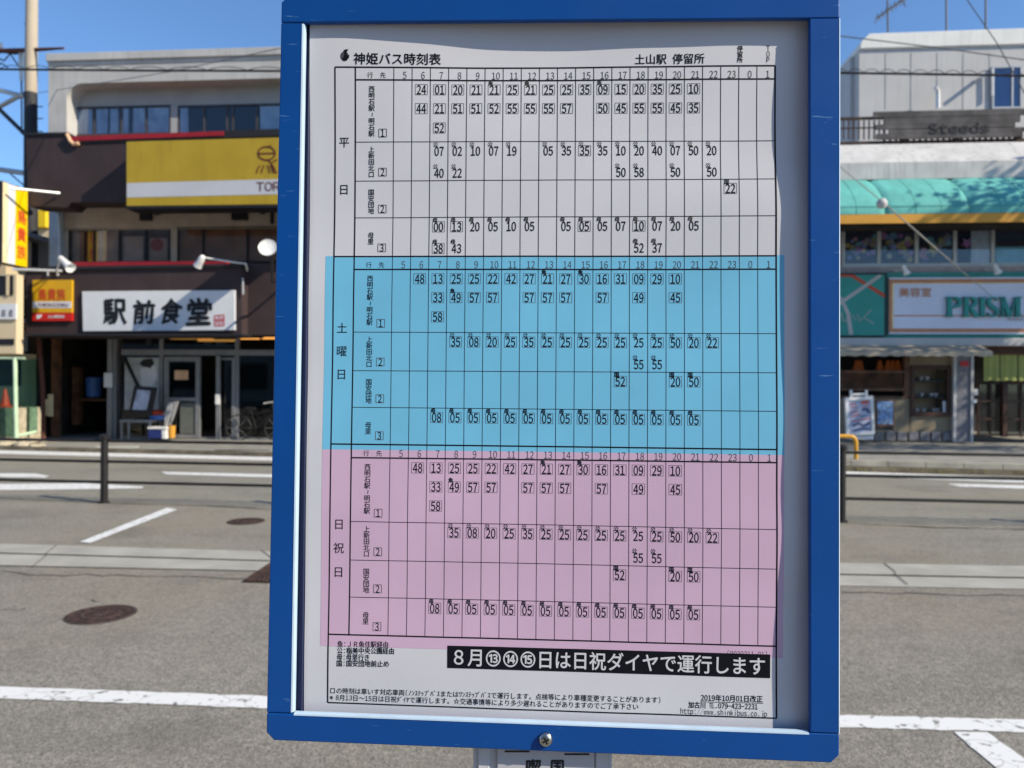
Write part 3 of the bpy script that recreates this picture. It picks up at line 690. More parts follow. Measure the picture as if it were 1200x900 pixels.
# spotlights: a can on a bent arm
def spot(name, root, arm, can0, can1, r0, r1, label):
    t = thing(name, root, label, 'sign lamp', 'lamps that light the signs')
    b = MB(); b.tube(arm, .018, 8); obj('arm', b, M_lampw, t, smooth=True)
    d = (V(can1) - V(can0)); ln = d.length
    b = MB(); b.lathe(can0, [(0, 0), (r0 * .7, .01), (r0, .05), (r0 * 1.05, ln * .6), (r1, ln), (r1 * .85, ln - .01), (0, ln * .8)], 16, d); obj('lamp_head', b, M_lampw, t, smooth=True)
    return t
spot('sign_lamp', FPt(66, 322, 1.3), [FPt(67, 323, 1.35), FPt(67, 316, 1.45), FPt(69, 309, 1.75), FPt(71, 304, 1.8)], FPt(70, 301.5, 1.8), FPt(83, 314, 1.95), .07, .12, 'white spotlight on a short stalk above the square yellow sign')
spot('sign_lamp', FPt(290, 317, 1.3), [FPt(290, 317, 1.32), FPt(288, 309, 1.5), FPt(275, 307.5, 1.9), FPt(240, 302, 2.1)], FPt(238.5, 300, 2.1), FPt(231.5, 312, 2.0), .075, .10, 'white spotlight on a long arm above the white sign with brushed characters')
# dish
t = thing('satellite_dish', FPt(325, 318, .95), 'small white satellite dish on a dark bracket partly behind the blue frame', 'satellite dish')
b = MB(); ax = V((.1, -.92, .3)); b.lathe(FPt(314, 291, 2.6), [(.02, 0), (.10, .01), (.16, .03), (.192, .05), (.196, .045), (.17, .018), (.09, -.005), (0, -.012)], 28, ax); obj('reflector', b, M_lampw, t, smooth=True)
b = MB(); b.tube([FPt(315, 294, 2.56), FPt(318.5, 303, 2.4), FPt(319, 330, 2.2), FPt(334, 334, .95)], .03, 8); obj('bracket', b, M_black, t)

# ------------------------------------------------------------------ things in front of the left shop
b = MB(); b.pbox(121.5, 437, 131.5, 454, .05, .07); obj('wall_notice', b, M_sgw, label='small blank white notice on the column beside the dark doorway', category='notice', bevel=.006)
fz = lambda x, w=0.: F(x, 517, w)[1]
pt = thing('photo_poster', FPt(170, 478, .0), 'tall poster of a dark haired person in white inside the shop window', 'poster')
part('sheet', mat('poster_grey', (.42, .44, .46), .5, .2, 5), pt, lambda b: b.pbox(146, 419, 186, 480, -.005, .002))
def fn(b):
    b.ppoly([(168, 421), (178, 420), (181, 426), (176, 431), (168, 430), (163, 426)], .0, .006)
part('hair', M_sblk, pt, fn)
part('white_coat', M_sgw, pt, lambda b: b.ppoly([(164, 433), (170, 430), (176, 432), (181, 427), (184, 440), (178, 455), (166, 452)], .0, .005))
ez = thing('menu_easel', FPt(164, 515, .5), 'dark framed menu board tilted on a stand in the shop front', 'menu board')
part('frame', M_sblk, ez, lambda b: b.ppoly([(157, 452), (183, 454), (177, 485), (151, 482)], .38, .44), bevel=.01)
part('sheet', mat('menu_paper', (.40, .44, .58), .5, .3, 8), ez, lambda b: b.ppoly([(161, 456.5), (176.5, 458), (171.5, 480.5), (155, 480)], .43, .445))
part('leg', M_sblk, ez, lambda b: (b.tube([FPt(160, 483, .4), FPt(158, 495, .4)], .02, 6), b.tube([FPt(146, 419, .1), FPt(163, 455, .36)], .05, 6)))
tb = thing('low_table', FPt(158, 515, .5), 'small low table with pale legs under the tilted menu board', 'table')
part('table_top', M_alud, tb, lambda b: b.pbox(140, 492, 177, 495, .1, .5))
for x in (141, 149.5, 174): part('leg', M_alud, tb, lambda b: b.pbox(x, 495, x + 2, 515, .44, .49))
cb = thing('cooler_box', FPt(184, 516, .6), 'blue cooler box with a white lid on the ground by the door', 'cooler box')
part('body', mat('cooler_blue', (.02, .035, .16), .4), cb, lambda b: b.pbox(173, 503, 189, 514, .2, .6), bevel=.02)
part('lid', M_lampw, cb, lambda b: b.pbox(172.5, 500.5, 195, 503, .18, .62), bevel=.01)
part('end_panel', M_lampw, cb, lambda b: b.pbox(189.2, 503.2, 194.5, 514.5, .2, .6), bevel=.02)
st = thing('cushioned_stool', FPt(184, 514, .2), 'stool with a red and blue cushion behind the cooler box', 'stool')
part('cushion', M_redp, st, lambda b: b.pbox(177, 481, 186, 487, -.0, .25), bevel=.04)
part('seat', M_blplas, st, lambda b: b.pbox(175, 487, 192, 492, -.0, .3), bevel=.02)
for x in (177, 189): part('leg', M_black, st, lambda b: b.pbox(x, 492, x + 1.5, 515, .1, .14))
b = MB(); b.ppoly([(196.5, 473), (200, 472), (202, 473.5), (200.5, 484), (197, 495), (193.5, 503), (192.5, 490)], .30, .36); b.ppoly([(204, 471.5), (208, 472.5), (205.5, 482), (202, 492), (199.5, 497), (201.5, 486)], .3, .345); b.ppoly([(197, 471.2), (208.5, 470.6), (208.5, 472), (197, 472.8)], .29, .35)
b.tube([FPt(199, 495, .33), FPt(203, 514, .4)], .012, 6); b.tube([FPt(195, 500, .33), FPt(193, 514, .4)], .012, 6)
obj('folded_chair', b, mat('chair_white', (.34, .34, .35), .5), label='white folded chair leaning by the glass door', category='chair', bevel=.01)
b = MB(); p = FPt(201.5, 513, .45); b.lathe(p, [(.07, 0), (.085, .3), (.08, .3), (.06, .05), (0, .05)], 14); obj('yellow_bucket', b, M_oran, smooth=True, label='small yellow bucket beside the glass door', category='bucket')
p = FPt(110, 465, -.9); b = MB(); b.lathe(p, [(.17, 0), (.19, .05), (.2, .5), (.205, .52), (.18, .52), (.17, .1), (0, .1)], 20); obj('blue_tub', b, M_blplas, smooth=True, label='blue plastic tub on a shelf in the dark doorway', category='tub')
def bicycle(x, y, w, label):
    c = FPt(x, y, w); r = thing('bicycle', c, label, 'bicycle')
    def q(u, z): return c + UA * u + V((0, 0, z))
    for cu in (-.5, .5):
        wl = MB(); wl.tube([q(cu + .32 * math.cos(i * math.pi / 14), .33 + .32 * math.sin(i * math.pi / 14)) for i in range(29)], .016, 6); wo = obj('wheel', wl, M_cable, r, smooth=True)
        sp = MB()
        for k in range(8): sp.tube([q(cu, .33), q(cu + .31 * math.cos(k * .785), .33 + .31 * math.sin(k * .785))], .003, 4)
        obj('spokes', sp, M_galv, wo)
    fr = MB()
    for a, c2 in (((-.5, .33), (-.05, .3)), ((-.05, .3), (-.18, .78)), ((-.18, .78), (-.5, .33)), ((-.05, .3), (.38, .7)), ((-.16, .65), (.36, .75)), ((.5, .33), (.36, .95))): fr.tube([q(*a), q(*c2)], .016, 8)
    obj('frame', fr, M_black, r)
    s2 = MB(); s2.hexa([q(-.3, .8) + NA * .07, q(-.3, .8) - NA * .07, q(-.05, .8) - NA * .02, q(-.05, .8) + NA * .02, q(-.3, .85) + NA * .07, q(-.3, .85) - NA * .07, q(-.05, .84) - NA * .02, q(-.05, .84) + NA * .02]); obj('saddle', s2, M_sblk, r, bevel=.015)
    h = MB(); h.tube([q(.26, .95) + NA * .28, q(.38, .98) + NA * .1, q(.38, .98) - NA * .1, q(.26, .95) - NA * .28], .012, 8); obj('handlebar', h, M_galv, r, smooth=True)
bicycle(302, 517, .25, 'bicycle parked in the shade against the dark green shop window')

# kerb ramps
def ramp(x0, x1, y0, y1, mt, label):
    a, c = G(x0, y1), G(x1, y1); d = (c - a); n = V((-d.y, d.x, 0)).normalized()
    b = MB(); dep = .3
    b.prism([a, a + n * dep, a + n * dep + V((0, 0, .09))], [c, c + n * dep, c + n * dep + V((0, 0, .09))])
    obj('kerb_ramp', b, mt, label=label, category='kerb ramp', group='ramps laid against the far kerb', bevel=.01)
ramp(106, 156, 520, 528.5, M_conc, 'pale concrete kerb ramp right of the fence post across the road')
ramp(246, 312, 522, 533.5, M_black, 'black rubber kerb ramp across the road in front of the glass door')
# left: neighbour, mesh fence, cone, pipe, rubble
nb = thing('cream_house', FPt(-40, 500, .2), 'cream house with a dark upper floor beyond the utility pole', 'building')
part('wall', M_cwall, nb, lambda b: (b.pbox(-260, 322, 19, 414, 1.72, 1.95), b.pbox(-260, 414, 24, 522, .25, .80), b.pbox(-260, 322, -40, 412, -.2, 1.7), b.pbox(-260, 262, 7, 322, -.2, .7)))
part('side_wall', M_cwall, nb, lambda b: b.pbox(30, 284, 66, 322, -9, -5))
part('roof', M_tile, nb, lambda b: b.ppoly([(-270, 252), (5, 264), (8, 270), (-270, 272)], -9, 1.2))
part('upper_window', M_sblk, nb, lambda b: (b.pbox(-60, 272, 0, 312, .7, .73), b.pbox(-60, 323, 15, 346, 1.95, 1.97)))
part('lower_window', M_sblk, nb, lambda b: (b.pbox(-70, 397, 16, 404, 1.95, 1.97), b.pbox(-70, 418, 24, 452, .8, .83)))
part('window_bar', M_cwall, nb, lambda b: b.pbox(7, 323, 10, 346, 1.972, 1.99))
yh = thing('ochre_house', FPt(50, 300, -12), 'distant ochre house seen through the gap beside the pole', 'building')
part('wall', M_yelb, yh, lambda b: b.pbox(30, 246, 53, 266, -14, -12)); part('lower_wall', M_cwall, yh, lambda b: b.pbox(26, 266, 60, 330, -14, -12.3)); part('roof', M_tile, yh, lambda b: b.pbox(24, 284, 58, 289, -13, -11.5))
cs = thing('name_board', FPt(0, 378, .85), 'white board with grey characters on the cream house wall', 'signboard')
part('panel', M_sgw, cs, lambda b: b.pbox(-40, 356, 18.5, 374, 1.95, 2.0))
def fn(b):
    def mp(x, y): return FPt(x, y, 2.006)
    for x in (-24, -13, -4, 4.5, 13):
        for p in ([(x - 2.5, 364), (x + 2.5, 364)], [(x - 2.5, 367), (x + 2.5, 367)], [(x - 2.5, 370), (x + 2.5, 370)], [(x, 363), (x, 371)], [(x - 2, 365), (x - 2.5, 371)]): b.ribbon(p, .8, mp)
part('lettering', M_inkl, cs, fn)
b = MB(); p = FPt(6, 477, 1.5)
cone = thing('traffic_cone', p, 'red traffic cone on a low ledge behind the green mesh fence', 'traffic cone')
b.box(p + V((-.15, -.15, 0)), p + V((.15, .15, .03))); obj('base', b, M_cone, cone)
b = MB(); b.lathe(p, [(.11, .03), (.03, .42), (.02, .44), (0, .44)], 16); obj('cone_body', b, M_cone, cone, smooth=True)
b = MB(); b.pbox(-40, 478, 17, 520, .9, 1.8); obj('low_ledge', b, M_stone, label='low stone ledge under the traffic cone', category='ledge')
mf = thing('mesh_fence', FPt(18, 512, .4), 'green mesh fence panel with pale green posts left of the pole', 'fence')
part('frame', M_gframe, mf, lambda b: (b.tube([FPt(19, 513, 2.0), FPt(17.5, 419, 2.0)], .045, 8), b.tube([FPt(-30, 419.5, 2.0), FPt(29, 420, 2.0)], .025, 8), b.tube([FPt(19, 511, 2.0), FPt(42, 506, 1.4)], .035, 8)))
part('mesh', M_gmesh, mf, lambda b: (b.pbox(-30, 420, 17, 512, 1.98, 1.986), b.pbox(20, 421, 44, 508, 1.4, 1.406)))
b = MB(); b.tube([FPt(51, 514, .6), FPt(50, 450, .6), FPt(45, 395, .6)], .055, 8); obj('rusty_pipe', b, M_rust, smooth=True, label='rusty brown pipe standing at the corner of the dark doorway', category='pipe')
b = MB(); b.pbox(48, 468, 55, 487, .1, .16); b.pbox(56, 462, 61, 488, .1, .15); obj('scrap_board', b, M_cream, label='pale broken boards leaning behind the rusty pipe', category='board')
for i, (x, y, s_) in enumerate(((4, 523, .2), (12, 521, .16), (27, 523, .2), (34, 520, .22), (40, 524, .13), (48, 523, .12), (51, 517, .1))):
    p = G(x, y, .06); b = MB(); n = 8; vs = []
    b.lathe(p - V((0, 0, .02)), [(s_ * .8, 0), (s_, s_ * .25), (s_ * .7, s_ * .55), (s_ * .2, s_ * .65), (0, s_ * .6)], n)
    b.v = [v + V((random.uniform(-.2, .2), random.uniform(-.2, .2), random.uniform(-.1, .1))) * s_ for v in b.v]
    obj('rubble_stone', b, M_stone, label='pale broken stone lying by the far kerb below the mesh fence', category='stone', group='broken stones at the kerb')

# ------------------------------------------------------------------ utility pole and wires
up = thing('utility_pole', FPt(37, 515, -.6), 'beige concrete utility pole with crossarms at the left edge', 'utility pole')
wp = -.6
part('shaft', M_pole, up, lambda b: b.tube([FPt(36, 120, wp), FPt(37, 40, wp), FPt(37.7, -60, wp)], [.155, .15, .142], 20), smooth=True)
part('lower_shaft', M_wrap, up, lambda b: b.tube([FPt(36.5, 516, wp), FPt(36, 300, wp), FPt(36, 109, wp)], [.19, .175, .16], 20), smooth=True)
ca = part('crossarm', M_rust, up, lambda b: (b.tube([FPt(-25, 60, -1.0), FPt(37, 58.5, -.6), FPt(75, 56.5, -.3)], [.06, .055, .03], 6),))
part('insulator', M_lampw, up, lambda b: (b.tube([FPt(25.5, 61, -.9), FPt(25, 78, -.9), FPt(25, 95, -.9)], [.07, .075, .04], 12), b.lathe(FPt(0, 58, -1), [(.06, 0), (.09, .06), (.05, .1), (.08, .16), (0, .2)], 12)), smooth=True)
part('stay_arm', M_galv, up, lambda b: (b.tube([FPt(-8, 104, -1), FPt(29, 113, -.6)], .06, 8), b.tube([FPt(-8, 129, -1), FPt(18, 115, -.7), FPt(28, 110, -.6)], .06, 8), b.tube([FPt(-20, 196, -.9), FPt(30, 203, -.6)], .07, 8)))
part('strut', M_wrap, up, lambda b: (b.tube([FPt(-8, 121, -1), FPt(29, 157, -.6)], .06, 8), b.tube([FPt(25, 60, -1), FPt(25.5, 157, -.7)], .02, 6), b.tube([FPt(8, 200, -.8), FPt(30, 219, -.6)], .02, 6)))
part('step_bolt', M_wrap, up, lambda b: [b.tube([FPt(40, y, wp + .1), FPt(50, y, wp + .1)], .015, 6) for y in (125, 139, 154)] + [b.tube([FPt(33, y, wp + .1), FPt(28.5, y, wp + .1)], .015, 6) for y in (28, 179)])
part('number_plate', M_lampw, up, lambda b: (b.pbox(26, 374, 31.5, 387, -.35, -.33), b.pbox(25.5, 388, 32, 412, -.35, -.33)))
part('coiled_cable', M_cable, up, lambda b: (b.tube([FPt(-10, 66, -1), FPt(5, 71, -1), FPt(12, 63, -1), FPt(20, 75, -1), FPt(24, 80, -.9)], .022, 6), b.tube([FPt(-10, 62, -1), FPt(3, 60, -1), FPt(18, 62, -1), FPt(28, 59, -.8)], .05, 6), b.tube([FPt(-10, 80, -1), FPt(2, 74, -1), FPt(9, 79, -1)], .02, 6)))
def wire(name, pts, r, label, loops=None):
    b = MB(); P = []
    for i in range(len(pts) - 1):
        a, c = V(pts[i]), V(pts[i + 1])
        for k in range(10): P.append(a.lerp(c, k / 10))
    P.append(V(pts[-1])); b.tube(P, r, 6)
    if loops:
        n, amp = loops; a, c = P[0], P[-1]; Q = []
        for k in range(n * 12 + 1):
            t = k / (n * 12); i = t * (len(P) - 1); j = min(int(i), len(P) - 2); q = P[j].lerp(P[j + 1], i - j)
            Q.append(q + V((0, -.02, amp * abs(math.sin(math.pi * t * n)) ** .8)))
        b.tube(Q, .005, 4)
    obj(name, b, M_cable if r > .01 else M_wire, label=label, category='cable', group='overhead cables')
wire('overhead_cable', [FPt(-120, 80, 8), FPt(160, 82.7, 8), FPt(600, 84, 8), FPt(985, 85.4, 8), FPt(1160, 88, 8), FPt(1320, 92, 8)], .016, 'thick black cable with a thin coil wound along it crossing the street front', (46, .05))
wire('overhead_cable', [FPt(44, 109, -.4), FPt(95, 101, 1.5), FPt(200, 84, 4.0), FPt(326, 57, 7), FPt(420, 34, 8.5)], .008, 'thin wire climbing from the utility pole across the grey parapet')
wire('overhead_cable', [FPt(900, 34, 8), FPt(985, 42.3, 8), FPt(1100, 56, 8), FPt(1200, 70, 8), FPt(1300, 83, 8)], .008, 'thin cable sloping down to the right in front of the pale parapet')
wire('overhead_cable', [FPt(1110, -40, 8), FPt(1135, 2, 8), FPt(1168, 50, 8), FPt(1215, 135, 8)], .007, 'steep wire crossing the blue window at the right edge')
gy = thing('stay_wire', FPt(1162, 347, 1.2), 'slanting stay wire with a pale ball crossing the teal canopy', 'cable')
part('cable', mat('dull_steel', (.26, .25, .24), .6), gy, lambda b: (b.tube([FPt(950, 163, 5), FPt(985, 196, 4.6), FPt(1036, 238, 3.9), FPt(1116, 308, 2.6)], .009, 6), b.tube([FPt(1036, 238, 3.9), FPt(1116, 308, 2.6), FPt(1122, 313, 2.5)], .014, 8), b.tube([FPt(1116, 308, 2.6), FPt(1162, 347, 1.2)], .009, 6)))
part('ball', M_panel, gy, lambda b: b.lathe(FPt(1033.5, 238.5, 3.9), [(0, -.1), (.06, -.085), (.095, -.03), (.1, 0), (.095, .03), (.06, .085), (0, .1)], 16), smooth=True)

# a street tree further along the pavement; its shade falls on the shops
tr = thing('street_tree', (17.0, 13.9, 0.1), 'leafy street tree on the far pavement right of the shops', 'tree')
b = MB(); b.tube([(17.0, 13.9, .1), (17.05, 13.9, 2.0), (16.9, 14.0, 4.0), (17.0, 13.9, 8.0)], [.17, .14, .12, .04], 12)
for a_, z_ in ((.3, 3.2), (1.8, 3.8), (3.1, 4.3), (4.4, 5.0), (5.5, 5.8)): b.tube([(17, 13.9, z_), (17 + 1.6 * math.cos(a_), 13.9 + 1.6 * math.sin(a_), z_ + 1.5)], [.07, .02], 6)
obj('trunk', b, M_wood, tr, smooth=True)
b = MB(); rnd = random.Random(3); cl = []
for _ in range(46):
    while True:
        p = V((rnd.uniform(-1, 1), rnd.uniform(-1, 1), rnd.uniform(-1, 1)))
        if p.length < 1: break
    cl.append(V((17 + 2.5 * p.x, 13.9 + 2.3 * p.y, 6.9 + 4.2 * p.z)))
for c in cl:
    for _ in range(110):
        q = c + V((rnd.gauss(0, .38), rnd.gauss(0, .38), rnd.gauss(0, .34))); n_ = V((rnd.uniform(-1, 1), rnd.uniform(-1, 1), rnd.uniform(.1, 1))).normalized(); e1 = n_.orthogonal().normalized() * .11; e2 = n_.cross(e1) * .55
        b.add([q - e1, q + e2, q + e1, q - e2], [[0, 1, 2, 3]])
obj('crown', b, mat('leaf_green', (.05, .085, .03), .6, .4, 3), tr)
b = MB(); rnd = random.Random(5)
for _ in range(420):
    x = rnd.choice((rnd.uniform(5.5, 14), rnd.gauss(9.2, .8), rnd.gauss(7.2, .6))); p = kp(x, -.01 - .05 * rnd.random(), .0); h_ = rnd.uniform(.03, .12); d = V((rnd.uniform(-.06, .06), rnd.uniform(-.06, .02), h_)); e1 = V((.008, .003, 0))
    b.add([p - e1, p + e1, p + d], [[0, 1, 2]])
obj('weeds', b, mat('dry_weed', (.22, .20, .06), .8, .4, 5), base=(0, 0, 0), kind='stuff')
b = MB(); rnd = random.Random(8)
for i in range(120):
    x0 = -14 + i * .3; a_ = kp(x0, -.002, 0.001); c_ = kp(x0 + .3, -.002, .001); w0, w1 = .05 + .05 * math.sin(x0 * 2.1) ** 2, .05 + .05 * math.sin((x0 + .3) * 2.1) ** 2
    b.add([V((*(kp(x0, -w0, 0)).xy, .0015)), V((*(kp(x0 + .3, -w1, 0)).xy, .0015)), c_ + V((0, 0, .09)), a_ + V((0, 0, .09))], [[0, 1, 2, 3]])
obj('kerb_dirt', b, mat('kerb_dirt', (.10, .085, .06), .95, .5, 4), base=(0, 0, 0), kind='structure')

# ================================================================== BUILDING ON THE RIGHT
br = thing('salon_building', FPt(1100, 516, 0), 'pale building with a teal canopy, a salon sign and a ground floor shop', 'building')
LX, RR = 880, 1420
WB = -1.3
zc0 = F(1100, 55.5, WB)[1]; zc1 = F(1100, 38, WB)[1]
ul = F(1007, 90, WB)[0]; ur = F(RR, 90, WB)[0]
part('upper_wall', M_panel, br, lambda b: (b.fbox(ul, ur, F(1100, 178, WB)[1], zc0, -9, WB), b.pbox(996, 67, 1008, 178, -9, WB - .35), b.pbox(960, 100, 997, 178, -9, WB - 3.0)))
part('parapet', M_cap, br, lambda b: b.fpoly([(ul - .02, zc0), (ur, zc0), (ur, zc1 + .05), (ul + .22, zc1), (ul + .02, zc0 + .18)], -9, WB + .06), bevel=.02)
part('panel_joint', M_tile, br, lambda b: [b.pbox(x, 62, x + .8, 128, WB, WB + .004) for x in (1037, 1067, 1097.5, 1128, 1159)])
wd, r = window(br, 1163, 77, 1198, 127, WB + .06, (1187,), depth=.05, back=mat('blue_blind', (0.10, 0.22, 0.50), .6, .2, 2))
part('vent_pipe', M_lampw, br, lambda b: (b.tube([FPt(1099, 127, WB + .25), FPt(1099, 106, WB + .25), FPt(1096, 103, WB + .3)], .055, 10), b.tube([FPt(1150, 90, WB + .05), FPt(1152, 89, WB + .3)], .05, 8), b.tube([FPt(1163, 112, WB + .1), FPt(1163, 80, WB + .1)], .03, 6)))
# terrace slab: light sloping top and stained fascia
def fn(b):
    for (x0, x1) in ((LX, RR),):
        t0, t1 = F(x0, 168, .3), F(x1, 168, .3)
        a0 = F(1100, 168, .2)[1]; a1 = F(1100, 189, .75)[1]; a2 = F(1100, 209, .8)[1]; U0 = F(LX, 190, .8)[0]; U1 = F(RR, 190, .8)[0]
        prof = [(-2.5, a0), (.2, a0), (.75, a1), (.8, a1 - .02), (.8, a2), (-2.5, a2)]
        b.prism([FW(U0, z, w_) for w_, z in prof], [FW(U1, z, w_) for w_, z in prof])
part('terrace_slab', M_slab, br, fn)
rg = part('terrace_railing', M_manh, br, lambda b: (b.pbox(LX, 138, 1036, 141, .08, .13), b.pbox(LX, 163, RR, 166, .08, .13), b.pbox(LX, 150, 1030, 151.5, .09, .12), [b.pbox(x, 141, x + 1.4, 163, .09, .12) for x in range(LX, 1034, 6)],
     [b.pbox(x, 150, x + 1.6, 168, .05, .12) for x in range(1036, RR, 7)], [b.pbox(x, 160, x + 5, 170, -.05, .16) for x in (1058, 1120, 1190)]))
part('roof_mast', M_wire, br, lambda b: (b.tube([FPt(1109, 36, -4), FPt(1109, -60, -4)], .028, 8), b.tube([FPt(1155, 34, -4), FPt(1155.5, -60, -4)], .028, 8)))
an = thing('roof_antenna', FPt(1040.5, 37, -3), 'television antenna with short rods on the pale roof', 'antenna')
def fn(b):
    b.tube([FPt(1040.5, 38, -3), FPt(1040, 0, -3)], .025, 6)
    a, c = FPt(1027, 22, -3), FPt(1062, -3, -3); b.tube([a, c], .03, 6)
    for k in range(8):
        q = a.lerp(c, k / 7); b.tube([q + V((-.1, -.3, .0)), q + V((.1, .3, .0))], .012, 5)
    b.tube([FPt(1054, -6, -3), FPt(1061, 8, -3)], .015, 5)
part('rods', M_wire, an, fn)
# canopy of rounded hoods over an orange band
zt_, zb_ = F(1100, 207, .8)[1], F(1100, 250, 1.75)[1]
WT, WF = .72, 1.75
edges = [LX - 30 + i * 99.5 for i in range(7)]
dz = {}
for i in range(6):
    b = MB(); ua = F(edges[i] - 10, 246, WF)[0]; ub = F(edges[i + 1] - 10, 246, WF)[0]; n1, n2 = 20, 12; vs = []
    off = 1040 - 10 - (edges[2] - 10)
    for a in range(n1 + 1):
        s_ = a / n1; arch = math.sqrt(max(0, 1 - (2 * s_ - 1) ** 2)) ** .42
        for c in range(n2 + 1):
            t = c / n2 * math.pi / 2
            ww = WT + (WF - WT) * (.5 * math.sin(t) + .5 * c / n2) * (.93 + .07 * arch)
            zz = zb_ + .16 + (zt_ - zb_ - .16) * (.22 * math.cos(t) + .78 * (1 - c / n2)) * (.93 + .07 * arch)
            vs.append(FW(ua + (ub - ua) * s_, zz, ww))
        vs.append(FW(ua + (ub - ua) * s_, zb_ - .0, WT + (WF - WT) * (.93 + .07 * arch) + .005))
    n2 += 1
    b.add(vs, [[a * (n2 + 1) + c, a * (n2 + 1) + c + 1, (a + 1) * (n2 + 1) + c + 1, (a + 1) * (n2 + 1) + c] for a in range(n1) for c in range(n2)])
    o_h = obj('canopy_hood', b, M_teal, br, smooth=True)
    rb = MB(); n2 -= 1
    for a in (0, 7, 13, 20):
        rb.tube([b.v[a * (n2 + 2) + c] for c in range(n2 + 2)], .006, 6)
    rb.tube([b.v[a * (n2 + 2) + n2] for a in range(n1 + 1)], .008, 6)
    obj('seam', rb, M_seam, o_h)
part('canopy_back', M_dark2, br, lambda b: b.fbox(F(LX, 230, .7)[0], F(RR, 230, .7)[0], zb_ - .05, zt_, .0, .71))
part('orange_band', M_oran, br, lambda b: b.fbox(F(LX, 255, WF)[0], F(RR, 255, WF)[0], F(1100, 261, WF)[1], zb_ - .005, WF - .03, WF))
# first floor windows with paper stars
part('first_floor_wall', M_sill, br, lambda b: (b.pbox(LX, 312, RR, 321, -8, .18), b.pbox(LX, 255, 987, 312, -8, .1), b.pbox(LX, 240, RR, 263, -8, .1)))
wd, r = window(br, 986, 262, RR, 312, .1, (1030.5, 1074.5, 1119.5, 1164, 1215, 1260), fw=.085, depth=.6, back=mat('sky_sheen_room', (0.13, 0.15, 0.25), .8))  # bluish sky reflection of the panes is put into the back colour
def star(b, x, y, w_, s_, pts):
    c = FPt(x, y, w_); n = pts * 2 if pts else 10; a0 = random.uniform(0, 6)
    ring = [c + (UA * math.cos(a0 + 2 * math.pi * k / n) + V((0, 0, 1)) * math.sin(a0 + 2 * math.pi * k / n)) * (s_ * (.45 if pts and k % 2 else 1)) for k in range(n)]
    b.add(ring, [list(range(n))[::-1]])
for k, mt in enumerate(M_tint):
    b = MB()
    for x0, x1 in ((990, 1028), (1034, 1071), (1079, 1114)):
        for _ in range(5 if k in (1, 3, 5) else 6):
            t = random.random(); x = x0 + (x1 - x0) * t
            y = (276 + 26 * random.random()) if random.random() < .3 else (301 - 22 * (t if x0 < 1030 or x0 > 1075 else 1 - t) + random.uniform(-6, 6))
            star(b, x, y, .045, random.uniform(.045, .085), 5 if random.random() < .4 else 0)
    if k == 0: star(b, 1094, 293, .05, .17, 5)
    if k == 1: star(b, 1133, 285, .05, .15, 5)
    obj('paper_star_garland', b, mt, wd)
part('white_blind', mat('pale_blind', (.7, .78, .86), .8), wd, lambda b: b.pbox(1138, 264, 1161, 309, .03, .04))
part('teal_blind', mat('teal_blind', (.2, .55, .64), .7), wd, lambda b: b.pbox(1167, 288, RR, 309, .03, .04))
# band carrying the signs, ledge and ground floor
part('sign_band', M_teald, br, lambda b: b.pbox(LX, 319, RR, 396, -8, .25))
part('ledge', M_panel, br, lambda b: (b.pbox(LX, 396, RR, 405, -8, .42),), bevel=.01)
def fn(b):
    x0, x1 = F(LX, 410, .9)[0], F(1162, 410, .9)[0]; za, zb2 = F(1050, 404.5, .42)[1], F(1050, 412, .95)[1]; n = 60
    for k in range(n):
        a = x0 + (x1 - x0) * k / n; c = x0 + (x1 - x0) * (k + 1) / n; q = .03 * abs(math.sin(k * .9)); q2 = .03 * abs(math.sin((k + 1) * .9))
        b.add([FW(a, za, .43), FW(c, za, .43), FW(c, zb2, .95), FW(a, zb2, .95), FW(a, zb2 - .08 - q, .955), FW(c, zb2 - .08 - q2, .955)], [[0, 1, 2, 3], [3, 2, 5, 4]])
aw = part('shop_awning', M_awn, br, fn)
part('ground_wall', M_tanw, br, lambda b: (b.pbox(LX, 466, 1066, 520, -.3, .0), b.pbox(1065, 405, 1118, 430, -.3, .0), b.pbox(1114, 430, 1118, 520, -.3, 0), b.pbox(1066, 488, 1114, 520, -.3, 0), b.pbox(1065, 430, 1068, 520, -.3, 0), b.pbox(LX, 405, LX + 40, 470, -.3, 0)))
part('stone_footing', M_tile, br, lambda b: [b.pbox(985 + k * 13.3, 506, 996.5 + k * 13.3, 517, 0, .05) for k in range(10)], bevel=.03)
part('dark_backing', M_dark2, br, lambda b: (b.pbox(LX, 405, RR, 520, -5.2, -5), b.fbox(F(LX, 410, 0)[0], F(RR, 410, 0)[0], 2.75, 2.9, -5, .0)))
lt = part('lattice_window', M_wood, br, lambda b: ([b.pbox(x, 436, x + 1.2, 456, -.06, 0) for x in range(984, 1064, 3)], b.pbox(980, 434, 1066, 437, -.1, .02), b.pbox(980, 455, 1066, 458, -.1, .02), b.pbox(1060, 412, 1066, 467, -.1, .02), b.pbox(980, 464, 1066, 467, -.1, .02)))
part('backing', M_dark, lt, lambda b: b.pbox(960, 410, 1066, 467, -.8, -.7))
for x in (1004, 1008, 1031, 1040.5, 1046, 1052):
    p = FPt(x, 434, -.35); b = MB(); b.lathe(p, [(.04, 0), (.085, .02), (.05, .18), (.03, .24), (0, .24)], 12); obj('hanging_lantern', b, M_litd, br, smooth=True)
part('tiled_pillar', M_tile, br, lambda b: b.pbox(1121, 405, 1138, 518, -.6, .10)); part('pillar_edge', M_panel, br, lambda b: (b.pbox(1117.5, 405, 1121, 518, -.6, .13), b.pbox(1138, 405, 1141, 518, -.6, .13)))
part('red_plate', M_redb, br, lambda b: b.pbox(1126, 423, 1135, 429, .1, .12))
